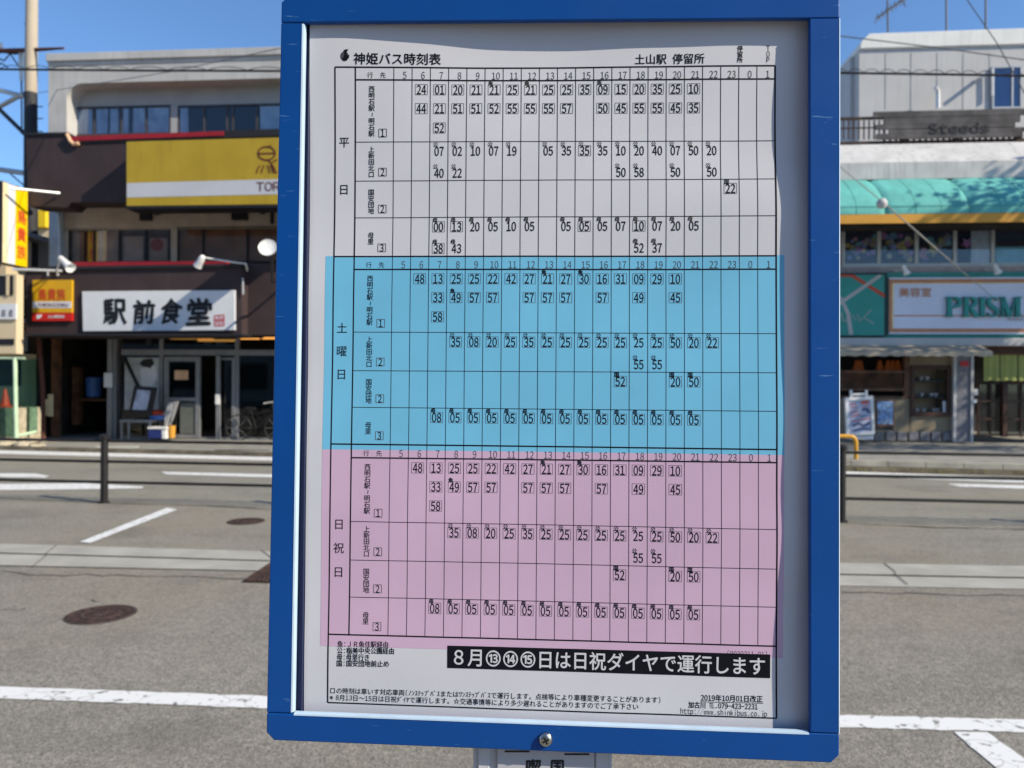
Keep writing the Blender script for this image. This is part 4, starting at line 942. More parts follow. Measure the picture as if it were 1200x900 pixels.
part('meter_box', M_lampw, br, lambda b: (b.pbox(1142, 456, 1146, 463, -.1, .0), b.pbox(1141, 468, 1145, 472, -.1, .0)))
ld = part('lattice_door', M_woodd, br, lambda b: (b.pbox(1175.5, 448, 1181, 512, -.25, -.1), [b.pbox(1145, y, RR, y + 2, -.24, -.18) for y in (470, 491, 510)], [b.pbox(x, 448, x + 2, 512, -.24, -.2) for x in (1146, 1160, 1196, 1212)], b.pbox(1181, 447, RR, 451, -.24, -.16)))
part('pane', M_glassd, ld, lambda b: b.pbox(1146, 451, RR, 512, -.28, -.27))
part('beam', M_woodd, br, lambda b: b.pbox(1141, 405, RR, 414, -.5, .05))

# signs and things on the right
wb = thing('wooden_name_board', FPt(1110, 163, .2), 'weathered dark plank board with painted letters on the terrace railing', 'signboard')
def fn(b):
    for y0, y1, xa, xb in ((129, 136, 1024, 1202), (136.4, 144, 1036, 1196), (144.4, 150, 1026, 1190), (150.4, 155, 1042, 1204), (155.4, 161.5, 1027, 1198)): b.pbox(xa, y0, xb, y1, .15, .2)
part('planks', M_board, wb, fn)
b = MB(); text_f(b, 'Steeds', 1088.5, 143, 1159.5, 156, .212, .02); obj('lettering', b, M_sblk, wb)
gs = thing('teal_picture_sign', FPt(1010, 394, .3), 'square teal sign with crossing ribbons left of the salon sign', 'signboard')
part('panel', M_teald, gs, lambda b: b.pbox(LX + 40, 322, 1037, 393, .25, .36))
part('edge', M_sblk, gs, lambda b: (b.pbox(1037, 320, 1039, 394.5, .25, .37), b.pbox(LX + 40, 320, 1037, 321.8, .25, .37), b.pbox(LX + 40, 393.2, 1037, 394.5, .25, .37)))
def mpx(w_): return lambda x, y: FPt(x, y, w_)
b = MB(); b.ribbon([(975, 302 + 20), (998, 322.5), (1037, 347)], 4, mpx(.363)); obj('orange_ribbon', b, M_redp, gs)
b = MB(); b.ribbon([(960, 372), (1032, 322.5)], 4, mpx(.366)); b.ribbon([(985, 348), (994, 368), (997.5, 392)], [3, 4.5, 5], mpx(.364))
b.ribbon([(986, 366), (988, 376), (991, 377), (994, 369), (996, 376), (999, 369), (1003, 376), (1005, 368), (1008, 377), (1011, 372)], 1.1, mpx(.369)); b.ribbon([(1021, 363), (1012, 372), (1024, 379)], 1.1, mpx(.369)); obj('white_script', b, M_panel, gs)
sg = thing('salon_sign', FPt(1150, 394, .3), 'long pale blue salon sign with teal serif letters and orange borders', 'signboard')
part('panel', M_psign, sg, lambda b: b.pbox(1042, 324.5, RR - 20, 391.5, .25, .34))
part('orange_border', M_oranp, sg, lambda b: (b.pbox(1042, 326.5, RR - 20, 331, .34, .345), b.pbox(1042, 385, RR - 20, 389.5, .34, .345), b.pbox(1042, 331, 1045.5, 385, .34, .345), b.pbox(1048, 369, RR - 20, 370.6, .34, .344)))
part('yellow_border', M_cream, sg, lambda b: (b.pbox(1045.5, 331, RR - 20, 332, .34, .345), b.pbox(1045.5, 332, 1047.5, 385, .34, .345)))
b = MB(); text_f(b, '美容室', 1053.5, 337, 1091.5, 348, .347, .02); obj('small_lettering', b, M_oranp, sg)
b = MB()
def ser(pts, wd): b.ribbon(pts, wd, mpx(.43))
def arc(cx, cy, rx, ry, a0, a1, n=14): return [(cx + rx * math.cos(math.radians(a0 + (a1 - a0) * i / n)), cy + ry * math.sin(math.radians(a0 + (a1 - a0) * i / n))) for i in range(n + 1)]
T0, T1 = 348, 371
def serif(x, y, w_): ser([(x - w_, y), (x + w_, y)], 1.2)
def wid(n, lo, hi): return [lo + (hi - lo) * math.sin(math.pi * i / n) for i in range(n + 1)]
for x in (1113.5, 1133, 1152): ser([(x, T0), (x, T1)], 5); serif(x, T0 + .5, 4.5); serif(x, T1 - .5, 4.5)
ser(arc(1117, 354.2, 8.5, 5.8, -90, 90), wid(14, 1.2, 4.6)); ser(arc(1136.5, 354, 7.5, 5.6, -90, 90), wid(14, 1.2, 4.6)); ser([(1137.5, 360), (1142, 366), (1146, 371)], [3, 5, 4])
ser(arc(1164.5, 353.6, 5.2, 5, -20, -190, 10) + arc(1163.5, 359, 4, 0.1, 180, 181, 1)[:0] + [(1160.5, 356.5), (1164, 359.5), (1168, 362.5)] + arc(1163.8, 365.4, 5.6, 5.2, -20, 170, 10), [1.2, 1.4, 1.6, 1.8, 2, 2.4, 2.8, 3.2, 3.6, 4, 4.4, 4.8, 5, 4.8, 4.4, 4, 3.4, 2.8, 2.4, 2, 1.8, 1.6, 1.4, 1.2, 1.2][:25])
ser([(1175.5, T0), (1175.5, T1)], 1.6); serif(1175.5, T1 - .5, 3); serif(1174.5, T0 + .5, 3)
ser([(1175.5, T0), (1184, T1)], 5); ser([(1184, T1), (1192, T0)], 1.6); ser([(1193.5, T0), (1193.5, T1)], 5); serif(1194, T1 - .5, 4.5); serif(1194, T0 + .5, 4.5)
nf = len(b.f); front = list(b.v); nv = len(front)
for v in front: b.v.append(v - NA * .075)
edge = {}
for f in b.f:
    for i in range(len(f)): edge[tuple(sorted((f[i], f[(i + 1) % len(f)])))] = edge.get(tuple(sorted((f[i], f[(i + 1) % len(f)]))), 0) + 1
for (i, j), c in edge.items():
    if c == 1: b.f.append([i, j, j + nv, i + nv]); b.m.append(0)
obj('raised_lettering', b, mat('teal_letter', (0.02, 0.27, 0.24), .4), sg)
b = MB(); b.ribbon([(1181, 376), (1184, 371.5), (1185, 376), (1188, 373), (1190, 376), (1193, 373), (1195, 376), (1199, 372), (1200, 377), (1204, 373), (1208, 376)], .9, mpx(.347)); obj('script_line', b, M_maroon, sg)
for x, y, lab in ((1061, 318, 'small white spotlight over the left end of the salon sign'), (1168, 317, 'small white spotlight over the big letters of the salon sign')):
    t = spot('sign_lamp', FPt(x - 15, y - 2, .25), [FPt(x - 14, y - 1, .2), FPt(x - 8, y - 1, .3), FPt(x - 3, y - 2, .9)], FPt(x - 3, y - 8, .95), FPt(x + 2, y + 3, .9), .045, .085, lab)
dc = thing('display_case', FPt(1091, 488, 0), 'wood framed wall showcase with dark shelves of pottery', 'display case')
part('frame', M_woodd, dc, lambda b: (b.pbox(1068, 428, 1114, 433, -.05, .05), b.pbox(1068, 483, 1114, 488, -.05, .05), b.pbox(1068, 433, 1072, 483, -.05, .05), b.pbox(1110, 433, 1114, 483, -.05, .05)))
part('back_panel', M_tanw, dc, lambda b: b.pbox(1066, 428, 1116, 490, -.36, -.33))
for y in (446, 465): part('shelf', M_sblk, dc, lambda b: b.pbox(1072, y, 1110, y + 1.6, -.33, -.02))
part('upright', M_sblk, dc, lambda b: b.pbox(1098, 433, 1099.5, 483, -.2, -.17))
part('price_tag', M_sgw, dc, lambda b: b.pbox(1105, 470, 1108.5, 484, -.02, .0))
cup0 = None
for i, (x, y) in enumerate(((1079, 446), (1086, 446), (1079.5, 465), (1091, 465), (1096.5, 465), (1074, 483), (1082, 483), (1094, 483), (1099, 483))):
    p = FPt(x, y, -.16)
    lab = ['pale cup on the top shelf of the showcase', 'pale cup on the middle shelf of the showcase', 'pale cup on the floor of the showcase'][0 if y < 450 else 1 if y < 470 else 2]
    if cup0 is None:
        b = MB(); b.lathe(p, [(.03, 0), (.035, .01), (.06, .09), (.055, .09), (.03, .02), (0, .02)], 12)
        cup0 = obj('pottery_cup', b, M_panel, smooth=True, base=p, label=lab, category='cup', group='pottery cups in the showcase')
    else:
        c = cup0.copy(); COL.objects.link(c); c.location = p; c['label'] = lab
nr = thing('shop_curtain', FPt(1180, 446, 0), 'short green split curtain hanging over the shop door', 'curtain')
part('rod', M_wood, nr, lambda b: b.tube([FPt(1150, 414.5, .03), FPt(1240, 415.5, .03)], .025, 8))
for x0, x1 in ((1153, 1171), (1172.5, 1192), (1193.5, 1213), (1214.5, 1234)):
    b = MB(); vs = []; n = 10
    for i in range(n + 1):
        x = x0 + (x1 - x0) * i / n; d = .02 * math.sin(i * 1.3 + x0); vs += [FPt(x, 446 + .6 * math.sin(i), .03 + d), FPt(x, 415, .03)]
    b.add(vs, [[2 * i, 2 * i + 2, 2 * i + 3, 2 * i + 1] for i in range(n)]); obj('cloth_panel', b, M_noren, nr, smooth=True)
# A-board, framed poster, yellow barrier
ab = thing('pavement_sign', FPt(1008, 513, 1.2), 'white framed stand sign with a printed sheet on the pavement', 'stand sign')
part('frame', M_lampw, ab, lambda b: (b.ppoly([(990, 466), (1023, 464), (1023.5, 468), (991, 470)], 1.12, 1.2), b.ppoly([(991.5, 507), (1025, 505), (1025.5, 509), (992, 511)], 1.12, 1.2), b.ppoly([(990, 466), (994, 466), (996, 510), (992, 511)], 1.12, 1.196), b.ppoly([(1020, 464), (1023.5, 464), (1025.5, 508), (1022, 509)], 1.12, 1.196), b.ppoly([(996, 511), (1024, 510), (1024, 515), (996, 515)], .9, 1.15), b.ppoly([(996.5, 457), (999, 457), (999, 466), (996.5, 466)], 1.12, 1.18), b.ppoly([(1014.5, 457), (1017, 457), (1017, 466), (1014.5, 466)], 1.12, 1.18), b.ppoly([(999, 461), (1014.5, 460.5), (1014.5, 463), (999, 463.5)], 1.12, 1.18)), bevel=.008)
part('sheet', mat('flyer_paper', (.42, .46, .60), .5, .2, 5), ab, lambda b: b.ppoly([(993.5, 470), (1020.5, 468), (1022.5, 506), (995.5, 508)], 1.15, 1.18))
b = MB()
for x0, y0, x1, y1, wd_ in ((996, 474, 1003, 473, 1.2), (997, 478, 1005, 477, 1), (997, 483, 1006, 482, 1), (998, 488, 1008, 486, 1.3), (1009, 472, 1018, 471, 3), (1010, 476, 1018, 475, 1), (998, 494, 1020, 490, 1.2)): b.ribbon([(x0, y0), (x1, y1)], wd_, mpx(1.184))
obj('red_print', b, M_redp, ab)
b = MB()
for pts, wd_ in (([(1010, 480), (1015, 479), (1019, 484)], 4), ([(999, 499), (1006, 496), (1012, 499), (1020, 495)], 3), ([(1000, 505), (1010, 502), (1020, 503)], 2.4), ([(1008, 488), (1018, 487)], 1.2)): b.ribbon(pts, wd_, mpx(1.183))
obj('dark_print', b, mat('grey_blue_print', (.08, .1, .2), .5), ab)
fp = thing('framed_poster', FPt(1037, 500, .6), 'small blue framed picture leaning on the wall beside the stand sign', 'poster')
part('frame', M_wood, fp, lambda b: b.ppoly([(1026.5, 469), (1048, 469), (1048, 500), (1027, 500)], .5, .55), bevel=.005)
part('sheet', M_blsheet, fp, lambda b: b.ppoly([(1028, 470.5), (1046.5, 470.5), (1046.5, 497), (1028.5, 497)], .54, .556))
part('stand', M_sblk, fp, lambda b: b.pbox(1027, 500, 1047, 504, .3, .6))
p1 = G(1003, 538.5, .17); p0 = p1 + V((-1.3, .1, 0)); H_ = .42
b = MB(); pts = [p1, p1 + V((0, 0, H_ - .1))] + [p1 + V((-.1 + .1 * math.cos(t), .01, H_ - .1 + .1 * math.sin(t))) for t in (.4, .8, 1.2, 1.57)]
pts += [p0 + V((.1 - .1 * math.sin(t), 0, H_ - .1 + .1 * math.cos(t))) for t in (0, .4, .8, 1.2, 1.57)] + [p0]
b.tube(pts, .036, 12); obj('barrier_hoop', b, M_yp, smooth=True, label='yellow bent pipe barrier standing on the far kerb', category='barrier')

# ================================================================== BUS STOP TIMETABLE
RS = [math.radians(a) for a in (-1.64063395, 2.9050794, 0.46024496)]
Rm = Matrix.Rotation(RS[2], 3, 'Z') @ Matrix.Rotation(RS[1], 3, 'Y') @ Matrix.Rotation(RS[0], 3, 'X')
c2w = Matrix((CR, -CU, CF)).transposed()            # camera (right, down, forward) -> world
SX = c2w @ Rm.col[0]; SY = -(c2w @ Rm.col[1]); SZ = -(c2w @ Rm.col[2])
SO = EYE + c2w @ V((0.03313998, 0.00838815, 0.65856235))
def S(px, py, h=0.0):               # photo pixel -> board coordinates on the plane h above the sheet
    d = ray(px, py); o = SO + SZ * h; t = (o - EYE).dot(SZ) / d.dot(SZ); p = EYE + d * t - SO
    return V((p.dot(SX), p.dot(SY)))
def sm(a, b_, x): t = min(1, max(0, (x - a) / (b_ - a))); return t * t * (3 - 2 * t)
def bulge(x, y):                    # the sheet is not flat: it bows towards the viewer
    r_ = .0026 * sm(.02, .20, x) * sm(.215, .15, y) * sm(-.17, -.10, y)
    l_ = .0048 * sm(.0, -.2, x) * sm(.20, .31, y)
    return r_ + l_ + .0007 * math.sin(19 * x + 2) * math.sin(13 * y) + .0004 * math.sin(41 * y + 9 * x) + .00012 * math.sin(73 * x - 35 * y + 1) + .0002 * math.sin(57 * y - 14 * x)
def BW(x, y, h=0.0): return SO + SX * x + SY * y + SZ * h
def SW(x, y, h=0.0): return BW(x, y, h + bulge(x, y))
LIP = 0.012
bs = thing('bus_stop_sign', (SO.x, SO.y + .05, 0), 'blue framed bus stop board with a printed timetable on a grey post', 'bus stop sign')
# frame: four bars meeting in butt joints, each a face plate over a deeper outer wall
iTL, iTR, iBL, iBR = S(357.5, 27, LIP), S(948.7, 21.5, LIP), S(344.5, 836, LIP), S(949.5, 858.5, LIP)
oTL, oTR, oBL, oBR = S(329.8, -6, LIP), S(984.3, -12, LIP), S(312, 867.5, LIP), S(983.6, 894.5, LIP)
sTL, sTR, sBL, sBR = S(329.2, 26.8, LIP), S(984.2, 21.2, LIP), S(312.4, 835.2, LIP), S(983.6, 860, LIP)
def bar(pts, inner, name='frame_bar'):
    b = MB(); P = [V(p) for p in pts]
    b.prism([BW(p.x, p.y, LIP - .0055) for p in P], [BW(p.x, p.y, LIP) for p in P])
    o = obj(name, b, M_enamel, bs, bevel=.0011, seg=3)
    return o
g = .0003
ch = .0065
bar([sTL + V((0, g)), sTR + V((0, g)), oTR + V((0, -ch)), oTR + V((-ch, 0)), oTL + V((ch, 0)), oTL + V((0, -ch))], None)
bar([sBL + V((0, -g)), oBL + V((0, ch)), oBL + V((ch, 0)), oBR + V((-ch, 0)), oBR + V((0, ch)), sBR + V((0, -g))], None)
bar([sBL, iBL + V((-.0013, 0)), iTL + V((-.0013, 0)), sTL], None)
bar([iBR, sBR, sTR, iTR], None)
M_edge = mat('edge_highlight', (0.42, 0.55, 0.70), 0.35, 0.08, 30, spec=0.6)
def glint(p, q, d, w_=.0012, lift=.0003, drop=.0030):     # pale chamfer, the sun's highlight put into its colour; d points to the falling side
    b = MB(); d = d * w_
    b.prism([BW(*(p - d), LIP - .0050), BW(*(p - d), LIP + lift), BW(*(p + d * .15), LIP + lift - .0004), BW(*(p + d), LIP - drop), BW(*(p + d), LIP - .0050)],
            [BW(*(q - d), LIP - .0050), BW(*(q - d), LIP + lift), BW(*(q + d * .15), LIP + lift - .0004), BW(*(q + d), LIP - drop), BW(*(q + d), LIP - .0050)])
    obj('highlight_strip', b, M_edge, bs)
glint(iBL + V((-.0014, .0008)), iTL + V((-.0014, -.0006)), V((1, 0)))
glint(iBL + V((-.0002, -.0006)), iBR + V((-.001, -.0006)), V((0, 1)), .0010)
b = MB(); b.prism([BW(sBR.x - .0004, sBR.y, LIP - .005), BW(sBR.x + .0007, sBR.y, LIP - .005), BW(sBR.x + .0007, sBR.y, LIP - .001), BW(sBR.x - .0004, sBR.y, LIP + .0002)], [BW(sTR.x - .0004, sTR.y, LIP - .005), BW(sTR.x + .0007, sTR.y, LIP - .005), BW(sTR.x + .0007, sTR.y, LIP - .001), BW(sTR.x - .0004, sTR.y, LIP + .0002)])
obj('highlight_strip', b, M_edge, bs)  # sun highlight painted along the outer right edge too
def inset(p, dx, dy): return V((p.x + dx, p.y + dy))
wl = .009
b = MB()
for a, c, d in ((oTL, oTR, V((0, -wl))), (oBL, oBR, V((0, wl))), (oBL, oTL, V((wl, 0))), (oBR, oTR, V((-wl, 0)))):
    e = .0012; sh = V((e if d.x > 0 else -e if d.x < 0 else 0, e if d.y > 0 else -e if d.y < 0 else 0))
    tr = (c - a).normalized() * .012
    P = [a + sh + tr, c + sh - tr, c + sh - tr + d, a + sh + tr + d]
    b.prism([BW(p.x, p.y, -.014) for p in P], [BW(p.x, p.y, LIP - .0056) for p in P])
obj('side_wall', b, M_enamel, bs)
b = MB(); P = [oBL + V((.006, .006)), oBR + V((-.006, .006)), oTR + V((-.006, -.006)), oTL + V((.006, -.006))]
b.prism([BW(p.x, p.y, -.0165) for p in P], [BW(p.x, p.y, -.0055) for p in P]); obj('back_panel', b, M_navy, bs)
# inner glazing bead on the left: navy channel next to the sheet's edge
b = MB()
eTL, eBL = S(364.5, 20, .002), S(354.5, 838, .002)
P = [eBL + V((-.0062, 0)), eBL, eTL, eTL + V((-.0062, 0))]; b.prism([BW(p.x, p.y, -.005) for p in P], [BW(p.x, p.y, .0045) for p in P]); obj('edge_channel', b, M_navy, bs, bevel=.0008)
# printed sheet
pTL, pTR, pBL, pBR = S(365.5, 10), S(962, 6), S(356, 845), S(962, 872)
def grid(mb, TL, TR, BL, BR, nx, ny, h):
    vs = []
    for j in range(ny + 1):
        a = BL.lerp(TL, j / ny); c = BR.lerp(TR, j / ny)
        for i in range(nx + 1): q = a.lerp(c, i / nx); vs.append(SW(q.x, q.y, h))
    mb.add(vs, [[j * (nx + 1) + i, j * (nx + 1) + i + 1, (j + 1) * (nx + 1) + i + 1, (j + 1) * (nx + 1) + i] for j in range(ny) for i in range(nx)])
b = MB(); grid(b, pTL, pTR, pBL, pBR, 110, 150, 0); sheet_o = obj('timetable_sheet', b, M_paper, bs, smooth=True)
H1, H2, H3, H4 = .00010, .00016, .00022, .00028
b = MB(); grid(b, S(381.5, 300), S(918.3, 299.5), S(378, 526.5), S(918, 533), 100, 45, H1); obj('blue_panel', b, M_blue, sheet_o, smooth=True)
b = MB(); grid(b, S(378, 526.5), S(918, 533), S(375.5, 756.5), S(917.5, 771.5), 100, 45, H1); obj('pink_panel', b, M_pink, sheet_o, smooth=True)
PXM = 0.00074                       # metres of board per photo pixel
grid_mb, box_mb, ink, inkl, ban, banl = MB(), MB(), MB(), MB(), MB(), MB()
def seg(mb, p, q, wpx, h=H2):
    d = (q - p); L_ = d.length; n = max(1, int(L_ / .006)); e = V((-d.y, d.x)).normalized() * wpx * PXM / 2; vs = []
    for i in range(n + 1):
        c = p + d * (i / n); vs += [SW(*(c - e), h), SW(*(c + e), h)]
    mb.add(vs, [[2 * i, 2 * i + 2, 2 * i + 3, 2 * i + 1] for i in range(n)])
def put(mb, s, c, em, sx=1.0, off=0.0, h=H3, ang=0.0, align='C', width=None):
    """text centred on board point c; em in photo pixels; sx squeezes"""
    vs, fs = glyphs(s, off); x0, x1, y0, y1 = bounds(vs)
    k = em * PXM; kx = k * sx if width is None else width / (x1 - x0)
    cy = .38
    ca_, sa = math.cos(ang), math.sin(ang)
    out = []
    for v in vs:
        x = (v.x - ((x0 + x1) / 2 if align == 'C' else x0)) * kx; y = (v.y - cy) * k
        X, Y = c.x + x * ca_ - y * sa, c.y + x * sa + y * ca_
        out.append(SW(X, Y, h + 3e-6 * v.z))
    mb.add(out, fs)
def line_text(mb, s, p0, p1, em, off=0.0, h=H3):
    a, c = S(*p0), S(*p1); d = c - a
    put(mb, s, a, em, 1, off, h, math.atan2(d.y, d.x), 'L', d.length)
# the table's ruling: (y at the left edge, y at the right edge) in photo pixels
def xl(y): return 394.3 + (384 - 394.3) * (y - 81) / 742.
def xr(y): return 908.2 + (910 - 908.2) * (y - 77) / 764.
def TP(a, y):                       # y = (left, right)
    yy = y[0] + (y[1] - y[0]) * a; return S(xl(yy) + (xr(yy) - xl(yy)) * a, yy)
def plus(y, d): return (y[0] + d, y[1] + d * (1.0 + .03 * 0))
A1, A2 = .0459, .1327
def CB(i): return A2 + (1 - A2) * i / 21.0
secs = [((81.2, 77.3), (95.5, 92.6), [(167, 164.7), (212.2, 210.1), (255, 253.6)], (300.5, 300.3)),
        ((300.5, 300.3), (315.7, 315.9), [(389, 391.3), (434.2, 437), (477, 482)], (520.2, 526.6)),
        ((520.2, 526.6), (536, 541.9), [(610.4, 620), (655.6, 666.4), (699, 711.3)], (742.9, 757.4))]
for t_, hb, rows, bt in secs:
    seg(grid_mb, TP(0, t_), TP(1, t_), 1.7); seg(grid_mb, TP(A1, hb), TP(1, hb), 1.7)
    for r_ in rows: seg(grid_mb, TP(A1, r_), TP(1, r_), .8)
    seg(grid_mb, TP(A1, t_), TP(A1, bt), 1.6)
    for i in range(21): seg(grid_mb, TP(CB(i), t_), TP(CB(i), bt), .75, H2 + .00001)
seg(grid_mb, TP(0, secs[2][3]), TP(1, secs[2][3]), 1.7)
bot = (823.3, 841.7); seg(grid_mb, TP(0, bot), TP(1, bot), 1.5); seg(grid_mb, TP(0, secs[0][0]), TP(0, bot), 1.6, H2 + .00002); seg(grid_mb, TP(1, secs[0][0]), TP(1, bot), 1.8, H2 + .00002)
hours = [str(h_) for h_ in list(range(5, 24)) + [0, 1]]
def rect(mb, c, wpx, hpx, t_=.46):
    a, d = wpx * PXM / 2, hpx * PXM / 2; q = [c + V((-a, -d)), c + V((a, -d)), c + V((a, d)), c + V((-a, d))]
    for i in range(4): seg(mb, q[i], q[(i + 1) % 4], t_, H2 + .00002)
def cell(hour, k, r_, txt, boxed, mark, offs):
    i = hours.index(str(hour)); a = (CB(i) + CB(i + 1)) / 2 + .0005; c = TP(a, plus(r_, offs[k]))
    if boxed: rect(box_mb, c, 14.2, 12.2)
    put(ink, txt, c, 14.2, .74, .016)
    if mark: put(ink, mark, c + V((-4.2 * PXM, 7.9 * PXM)), 6.0, 1, .022, H4)
wk = [dict(r=[(6, '24 44'), (7, '01 21 52'), (8, '20 51'), (9, '21 51'), (10, '*21 52'), (11, '25 55'), (12, '*21 55'), (13, '25 55'), (14, '25 57'), (15, '35'), (16, '*09 50'), (17, '15 45'), (18, '20 55'), (19, '35 55'), (20, '25 45'), (21, '10 35')], m='魚', b=1),
      dict(r=[(7, '07 40'), (8, '02 22'), (9, '10'), (10, '07'), (11, '19'), (13, '05'), (14, '35'), (15, '35#'), (16, '35'), (17, '10 50'), (18, '20 58'), (19, '40'), (20, '07 50'), (21, '50'), (22, '20 50')], m='公', b=0),
      dict(r=[(23, '22#')], m='国', b=0),
      dict(r=[(7, '00# 38#'), (8, '13# 43'), (9, '20'), (10, '05'), (11, '10'), (12, '05'), (14, '05'), (15, '05#'), (16, '05'), (17, '07'), (18, '10# 52'), (19, '07 37'), (20, '20'), (21, '05')], m='母', b=0)]
hol = [dict(r=[(6, '48'), (7, '13 33 58'), (8, '25 *49'), (9, '25 57'), (10, '22 57'), (11, '42'), (12, '27 57'), (13, '*21 57'), (14, '27 57'), (15, '*30'), (16, '16 57'), (17, '31'), (18, '09 49'), (19, '29'), (20, '10 45')], m='魚', b=1),
       dict(r=[(8, '35#'), (9, '08#'), (10, '20#'), (11, '25#'), (12, '35#'), (13, '25#'), (14, '25#'), (15, '25#'), (16, '25#'), (17, '25#'), (18, '25 55'), (19, '25# 55'), (20, '50#'), (21, '20#'), (22, '22#')], m='公', b=0),
       dict(r=[(17, '52#'), (20, '20#'), (21, '50#')], m='国', b=0),
       dict(r=[(7, '08#')] + [(h_, '05#') for h_ in range(8, 22)], m='母', b=0)]
offs1, offs2 = (11, 33, 55.5), (11, 36.5, 60)
for (t_, hb, rows, bt), data, days, dys in zip(secs, (wk, hol, hol), ('平日', '土曜日', '日祝日'), (((167, 166), (221.8, 221)), ((384.3, 384.5), (411.4, 411.8), (438.5, 439)), ((614, 614.5), (641.9, 642.5), (670, 671)))):
    for i, h_ in enumerate(hours): put(inkl, h_, TP((CB(i) + CB(i + 1)) / 2 + .004, plus(hb, -5.6)), 11.2, .82, 0, H3)
    for ch_, a in (('行', .079), ('先', .108)): put(ink, ch_, TP(a, plus(hb, -5.4)), 7.4, 1, -.006)
    tops = [hb] + rows; bots = rows + [bt]
    for k, (r_, q_) in enumerate(zip(tops, bots)):
        lab = ('西明石駅~明石駅', '上新田北口', '国安団地', '母里')[k]; top = (6.8, 5.0, 9.5, 17)[k]
        for j, ch_ in enumerate(lab):
            c = TP(.0827, plus(r_, top + 3.6 + j * (7.25 if k else 7.35)))
            put(ink, ch_, c, 7.7, 1, .009, ang=(math.pi / 2 if ch_ == '~' else 0))
        c = TP(.108, plus(q_, -10.3)); rect(box_mb, c, 9.2, 9.4, .7); put(ink, '1223'[k], c, 11.5, .8, .012)
        for hour, s_ in data[k]['r']:
            for n_, tk in enumerate(s_.split()):
                mk = '*' in tk if data[k]['m'] == '魚' else True
                cell(hour, n_, r_, tk.strip('*#'), data[k]['b'] or '#' in tk, data[k]['m'] if mk else None, offs2 if k else offs1)
    for ch_, y in zip(days, dys): put(ink, ch_, TP(.0205, y), 13.2, 1, .004)
line_text(ink, '神姫バス時刻表', (415.8, 71.3), (517.2, 70.6), 14.6, .018)
line_text(ink, '土山駅 停留所', (744, 69.8), (825.4, 69.0), 12.9, .012)
for i, ch_ in enumerate('停留所'): put(ink, ch_, S(866.8, 57.5 + 6.6 * i), 7.0, 1, .015)
for i, ch_ in enumerate('TOP'): put(ink, ch_, S(899.8, 57 + 6.8 * i), 8.2, .9, .004)
for i, s_ in enumerate(('魚:ＪＲ魚住駅経由', '公:稲美中央公園経由', '母:母里行き', '国:国安団地前止め')):
    y = 754.2 + i * 7.55; line_text(ink, s_, (395.6 - i * .2, y), ((455.2, 462, 433, 456)[i], y + .9), 7.8, .014)
line_text(ink, '□の時刻は車いす対応車両(ﾉﾝｽﾃｯﾌﾟﾊﾞｽまたはﾜﾝｽﾃｯﾌﾟﾊﾞｽで運行します。点検等により車種変更することがあります)', (387.3, 809), (774, 820.3), 7.6, .004)
line_text(ink, '※8月13日～15日は日祝ﾀﾞｲﾔで運行します。☆交通事情等により多少遅れることがありますのでご了承下さい', (386.5, 817), (748, 828), 7.6, .004)
line_text(ink, '2019年10月01日改正', (821.3, 817.4), (894, 819.2), 8.2, .014); seg(ink, S(821, 822.2), S(894.5, 824.2), .6)
line_text(ink, '加古川 ℡.079-423-2231', (806.7, 825.6), (888, 828.2), 7.8, .014)
line_text(ink, 'http://www.shinkibus.co.jp', (797.6, 832.8), (899, 836.6), 8.0, -.004)
line_text(ink, '(0020211-01)', (852.5, 766), (899, 767), 8.6, -.004, H2)
def quadgrid(mb, a, b_, c, d, nx, ny, h): grid(mb, d, c, a, b_, nx, ny, h)
quadgrid(ban, S(524.3, 782.5), S(902.7, 794.8), S(902.7, 767), S(524.3, 756.3), 60, 5, H3)
line_text(banl, '８月⑬⑭⑮日は日祝ダイヤで運行します', (532, 769.6), (896.5, 780.9), 21.5, .014, H4 + .00004)
# operator's mark: a ball with a curl on top
def MK(x, y): q = S(x, y); return SW(q.x, q.y, H3)
ring = [(405.5 + 4.7 * math.cos(i * math.pi / 12), 68.6 + 5.4 * math.sin(i * math.pi / 12)) for i in range(24)]
inkl.add([MK(*p) for p in ring], [list(range(24))[::-1]])
def MK2(x, y): q = S(x, y); return SW(q.x, q.y, H4)
ink.add([MK2(*p) for p in [(410.3, 61), (408, 60.7), (404.5, 61.8), (405.5, 66), (404.2, 70), (402.5, 72), (404.2, 74.2), (408, 73.8), (410.6, 70.5), (411.3, 67), (408.6, 68), (407.8, 65), (409.2, 62)]], [list(range(13))])
obj('ruling', grid_mb, M_ink, sheet_o); obj('number_box', box_mb, mat('print_pale_grey', (.085, .085, .10), .6, spec=.15), sheet_o); obj('black_print', ink, M_ink, sheet_o); obj('grey_print', inkl, M_inkl, sheet_o)
obj('black_banner', ban, M_ink, sheet_o); obj('banner_lettering', banl, M_paper, sheet_o)
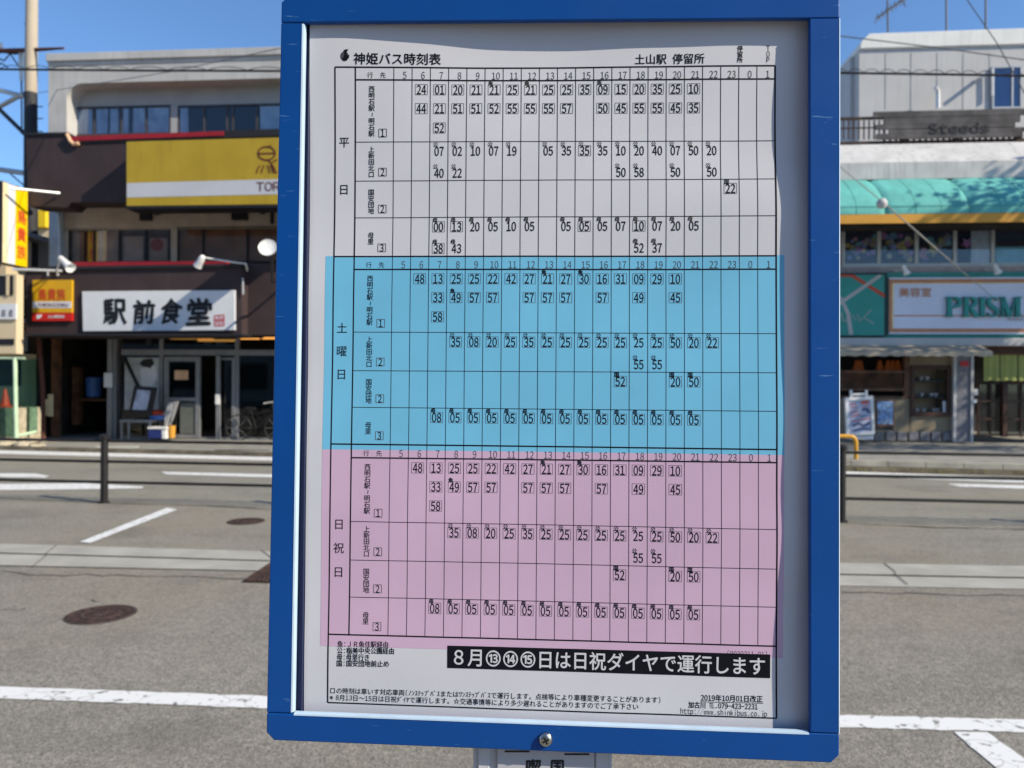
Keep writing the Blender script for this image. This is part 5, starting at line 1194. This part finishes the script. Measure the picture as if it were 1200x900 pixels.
# screw with a cross recess
sc_p = S(639.5, 866, LIP); base = BW(sc_p.x, sc_p.y, LIP + .0002)
b = MB(); b.lathe(base, [(.0059, 0), (.0059, .0008), (.0054, .0022), (.0042, .0034), (.0024, .0040), (0, .0041)], 28, SZ); so_ = obj('screw', b, M_steel, bs, smooth=True)
b = MB()
for t in (.5, .5 + math.pi / 2):
    d = SX * math.cos(t) + SY * math.sin(t); e = SZ.cross(d)
    q = [base + d * a * .0030 + e * c * .0008 for a, c in ((-1, -1), (1, -1), (1, 1), (-1, 1))]
    b.hexa([p + SZ * (.0030 + (0.00003 if t > 1 else 0)) for p in q] + [p + SZ * (.00425 + (0.00003 if t > 1 else 0)) for p in q])
obj('cross_recess', b, M_sblk, so_)
# post: grey channel with a flat notice clipped on the front
def PB(b, x0, x1, z0, z1, h0, h1):
    pl = [(x0, z0), (x1, z0), (x1, z1), (x0, z1)]
    b.prism([V((SO.x, SO.y, 0)) + SX * x + NV * h0 + V((0, 0, z)) for x, z in pl], [V((SO.x, SO.y, 0)) + SX * x + NV * h1 + V((0, 0, z)) for x, z in pl])
NV = V((SZ.x, SZ.y, 0)).normalized()
xa, xb = S(553, 890, .004).x, S(717, 890, .004).x
zt2 = BW((xa + xb) / 2, (oBL.y + oBR.y) / 2, LIP).z + .002
b = MB(); PB(b, xa, xb, 0, zt2, -.045, .0075); PB(b, xa + .004, xa + .014, 0, zt2 - .001, .0075, .0095); PB(b, xb - .014, xb - .004, 0, zt2 - .001, .0075, .0095)
obj('post', b, M_post, bs, bevel=.002)
na, nb2 = S(581.5, 890, .006).x, S(695.5, 890, .006).x
b = MB(); PB(b, na, nb2, .55, zt2 - .002, .0077, .0108); nt_o = obj('post_notice', b, M_notice, bs, bevel=.0006)
def on_notice(px, py, h=.0110):
    d = ray(px, py); o = V((SO.x, SO.y, 0)) + NV * h; t = (o - EYE).dot(NV) / d.dot(NV); return EYE + d * t
b = MB()
for ch_, x0, x1, y0 in (('喫', 616.5, 634.5, 889.5), ('国', 645.5, 661, 890.5)):
    a, c = on_notice(x0, y0), on_notice(x1, y0); dx = c - a; hh = (c - a).length * 1.02
    text_fit(b, ch_, lambda p, q: a + dx * p + V((0, 0, -hh * (1 - q))), .03, NV * .1)
obj('notice_lettering', b, M_sblk, nt_o)
b = MB()
for x0, x1, y in ((591.5, 620.5, 880.7), (661.5, 690.5, 884)):
    q = [on_notice(*p, .0112) for p in ((x0, y - 1), (x1, y - 1), (x1, y + 1), (x0, y + 1))]; b.add(q, [[3, 2, 1, 0]])
obj('notice_slot', b, M_sblk, nt_o)
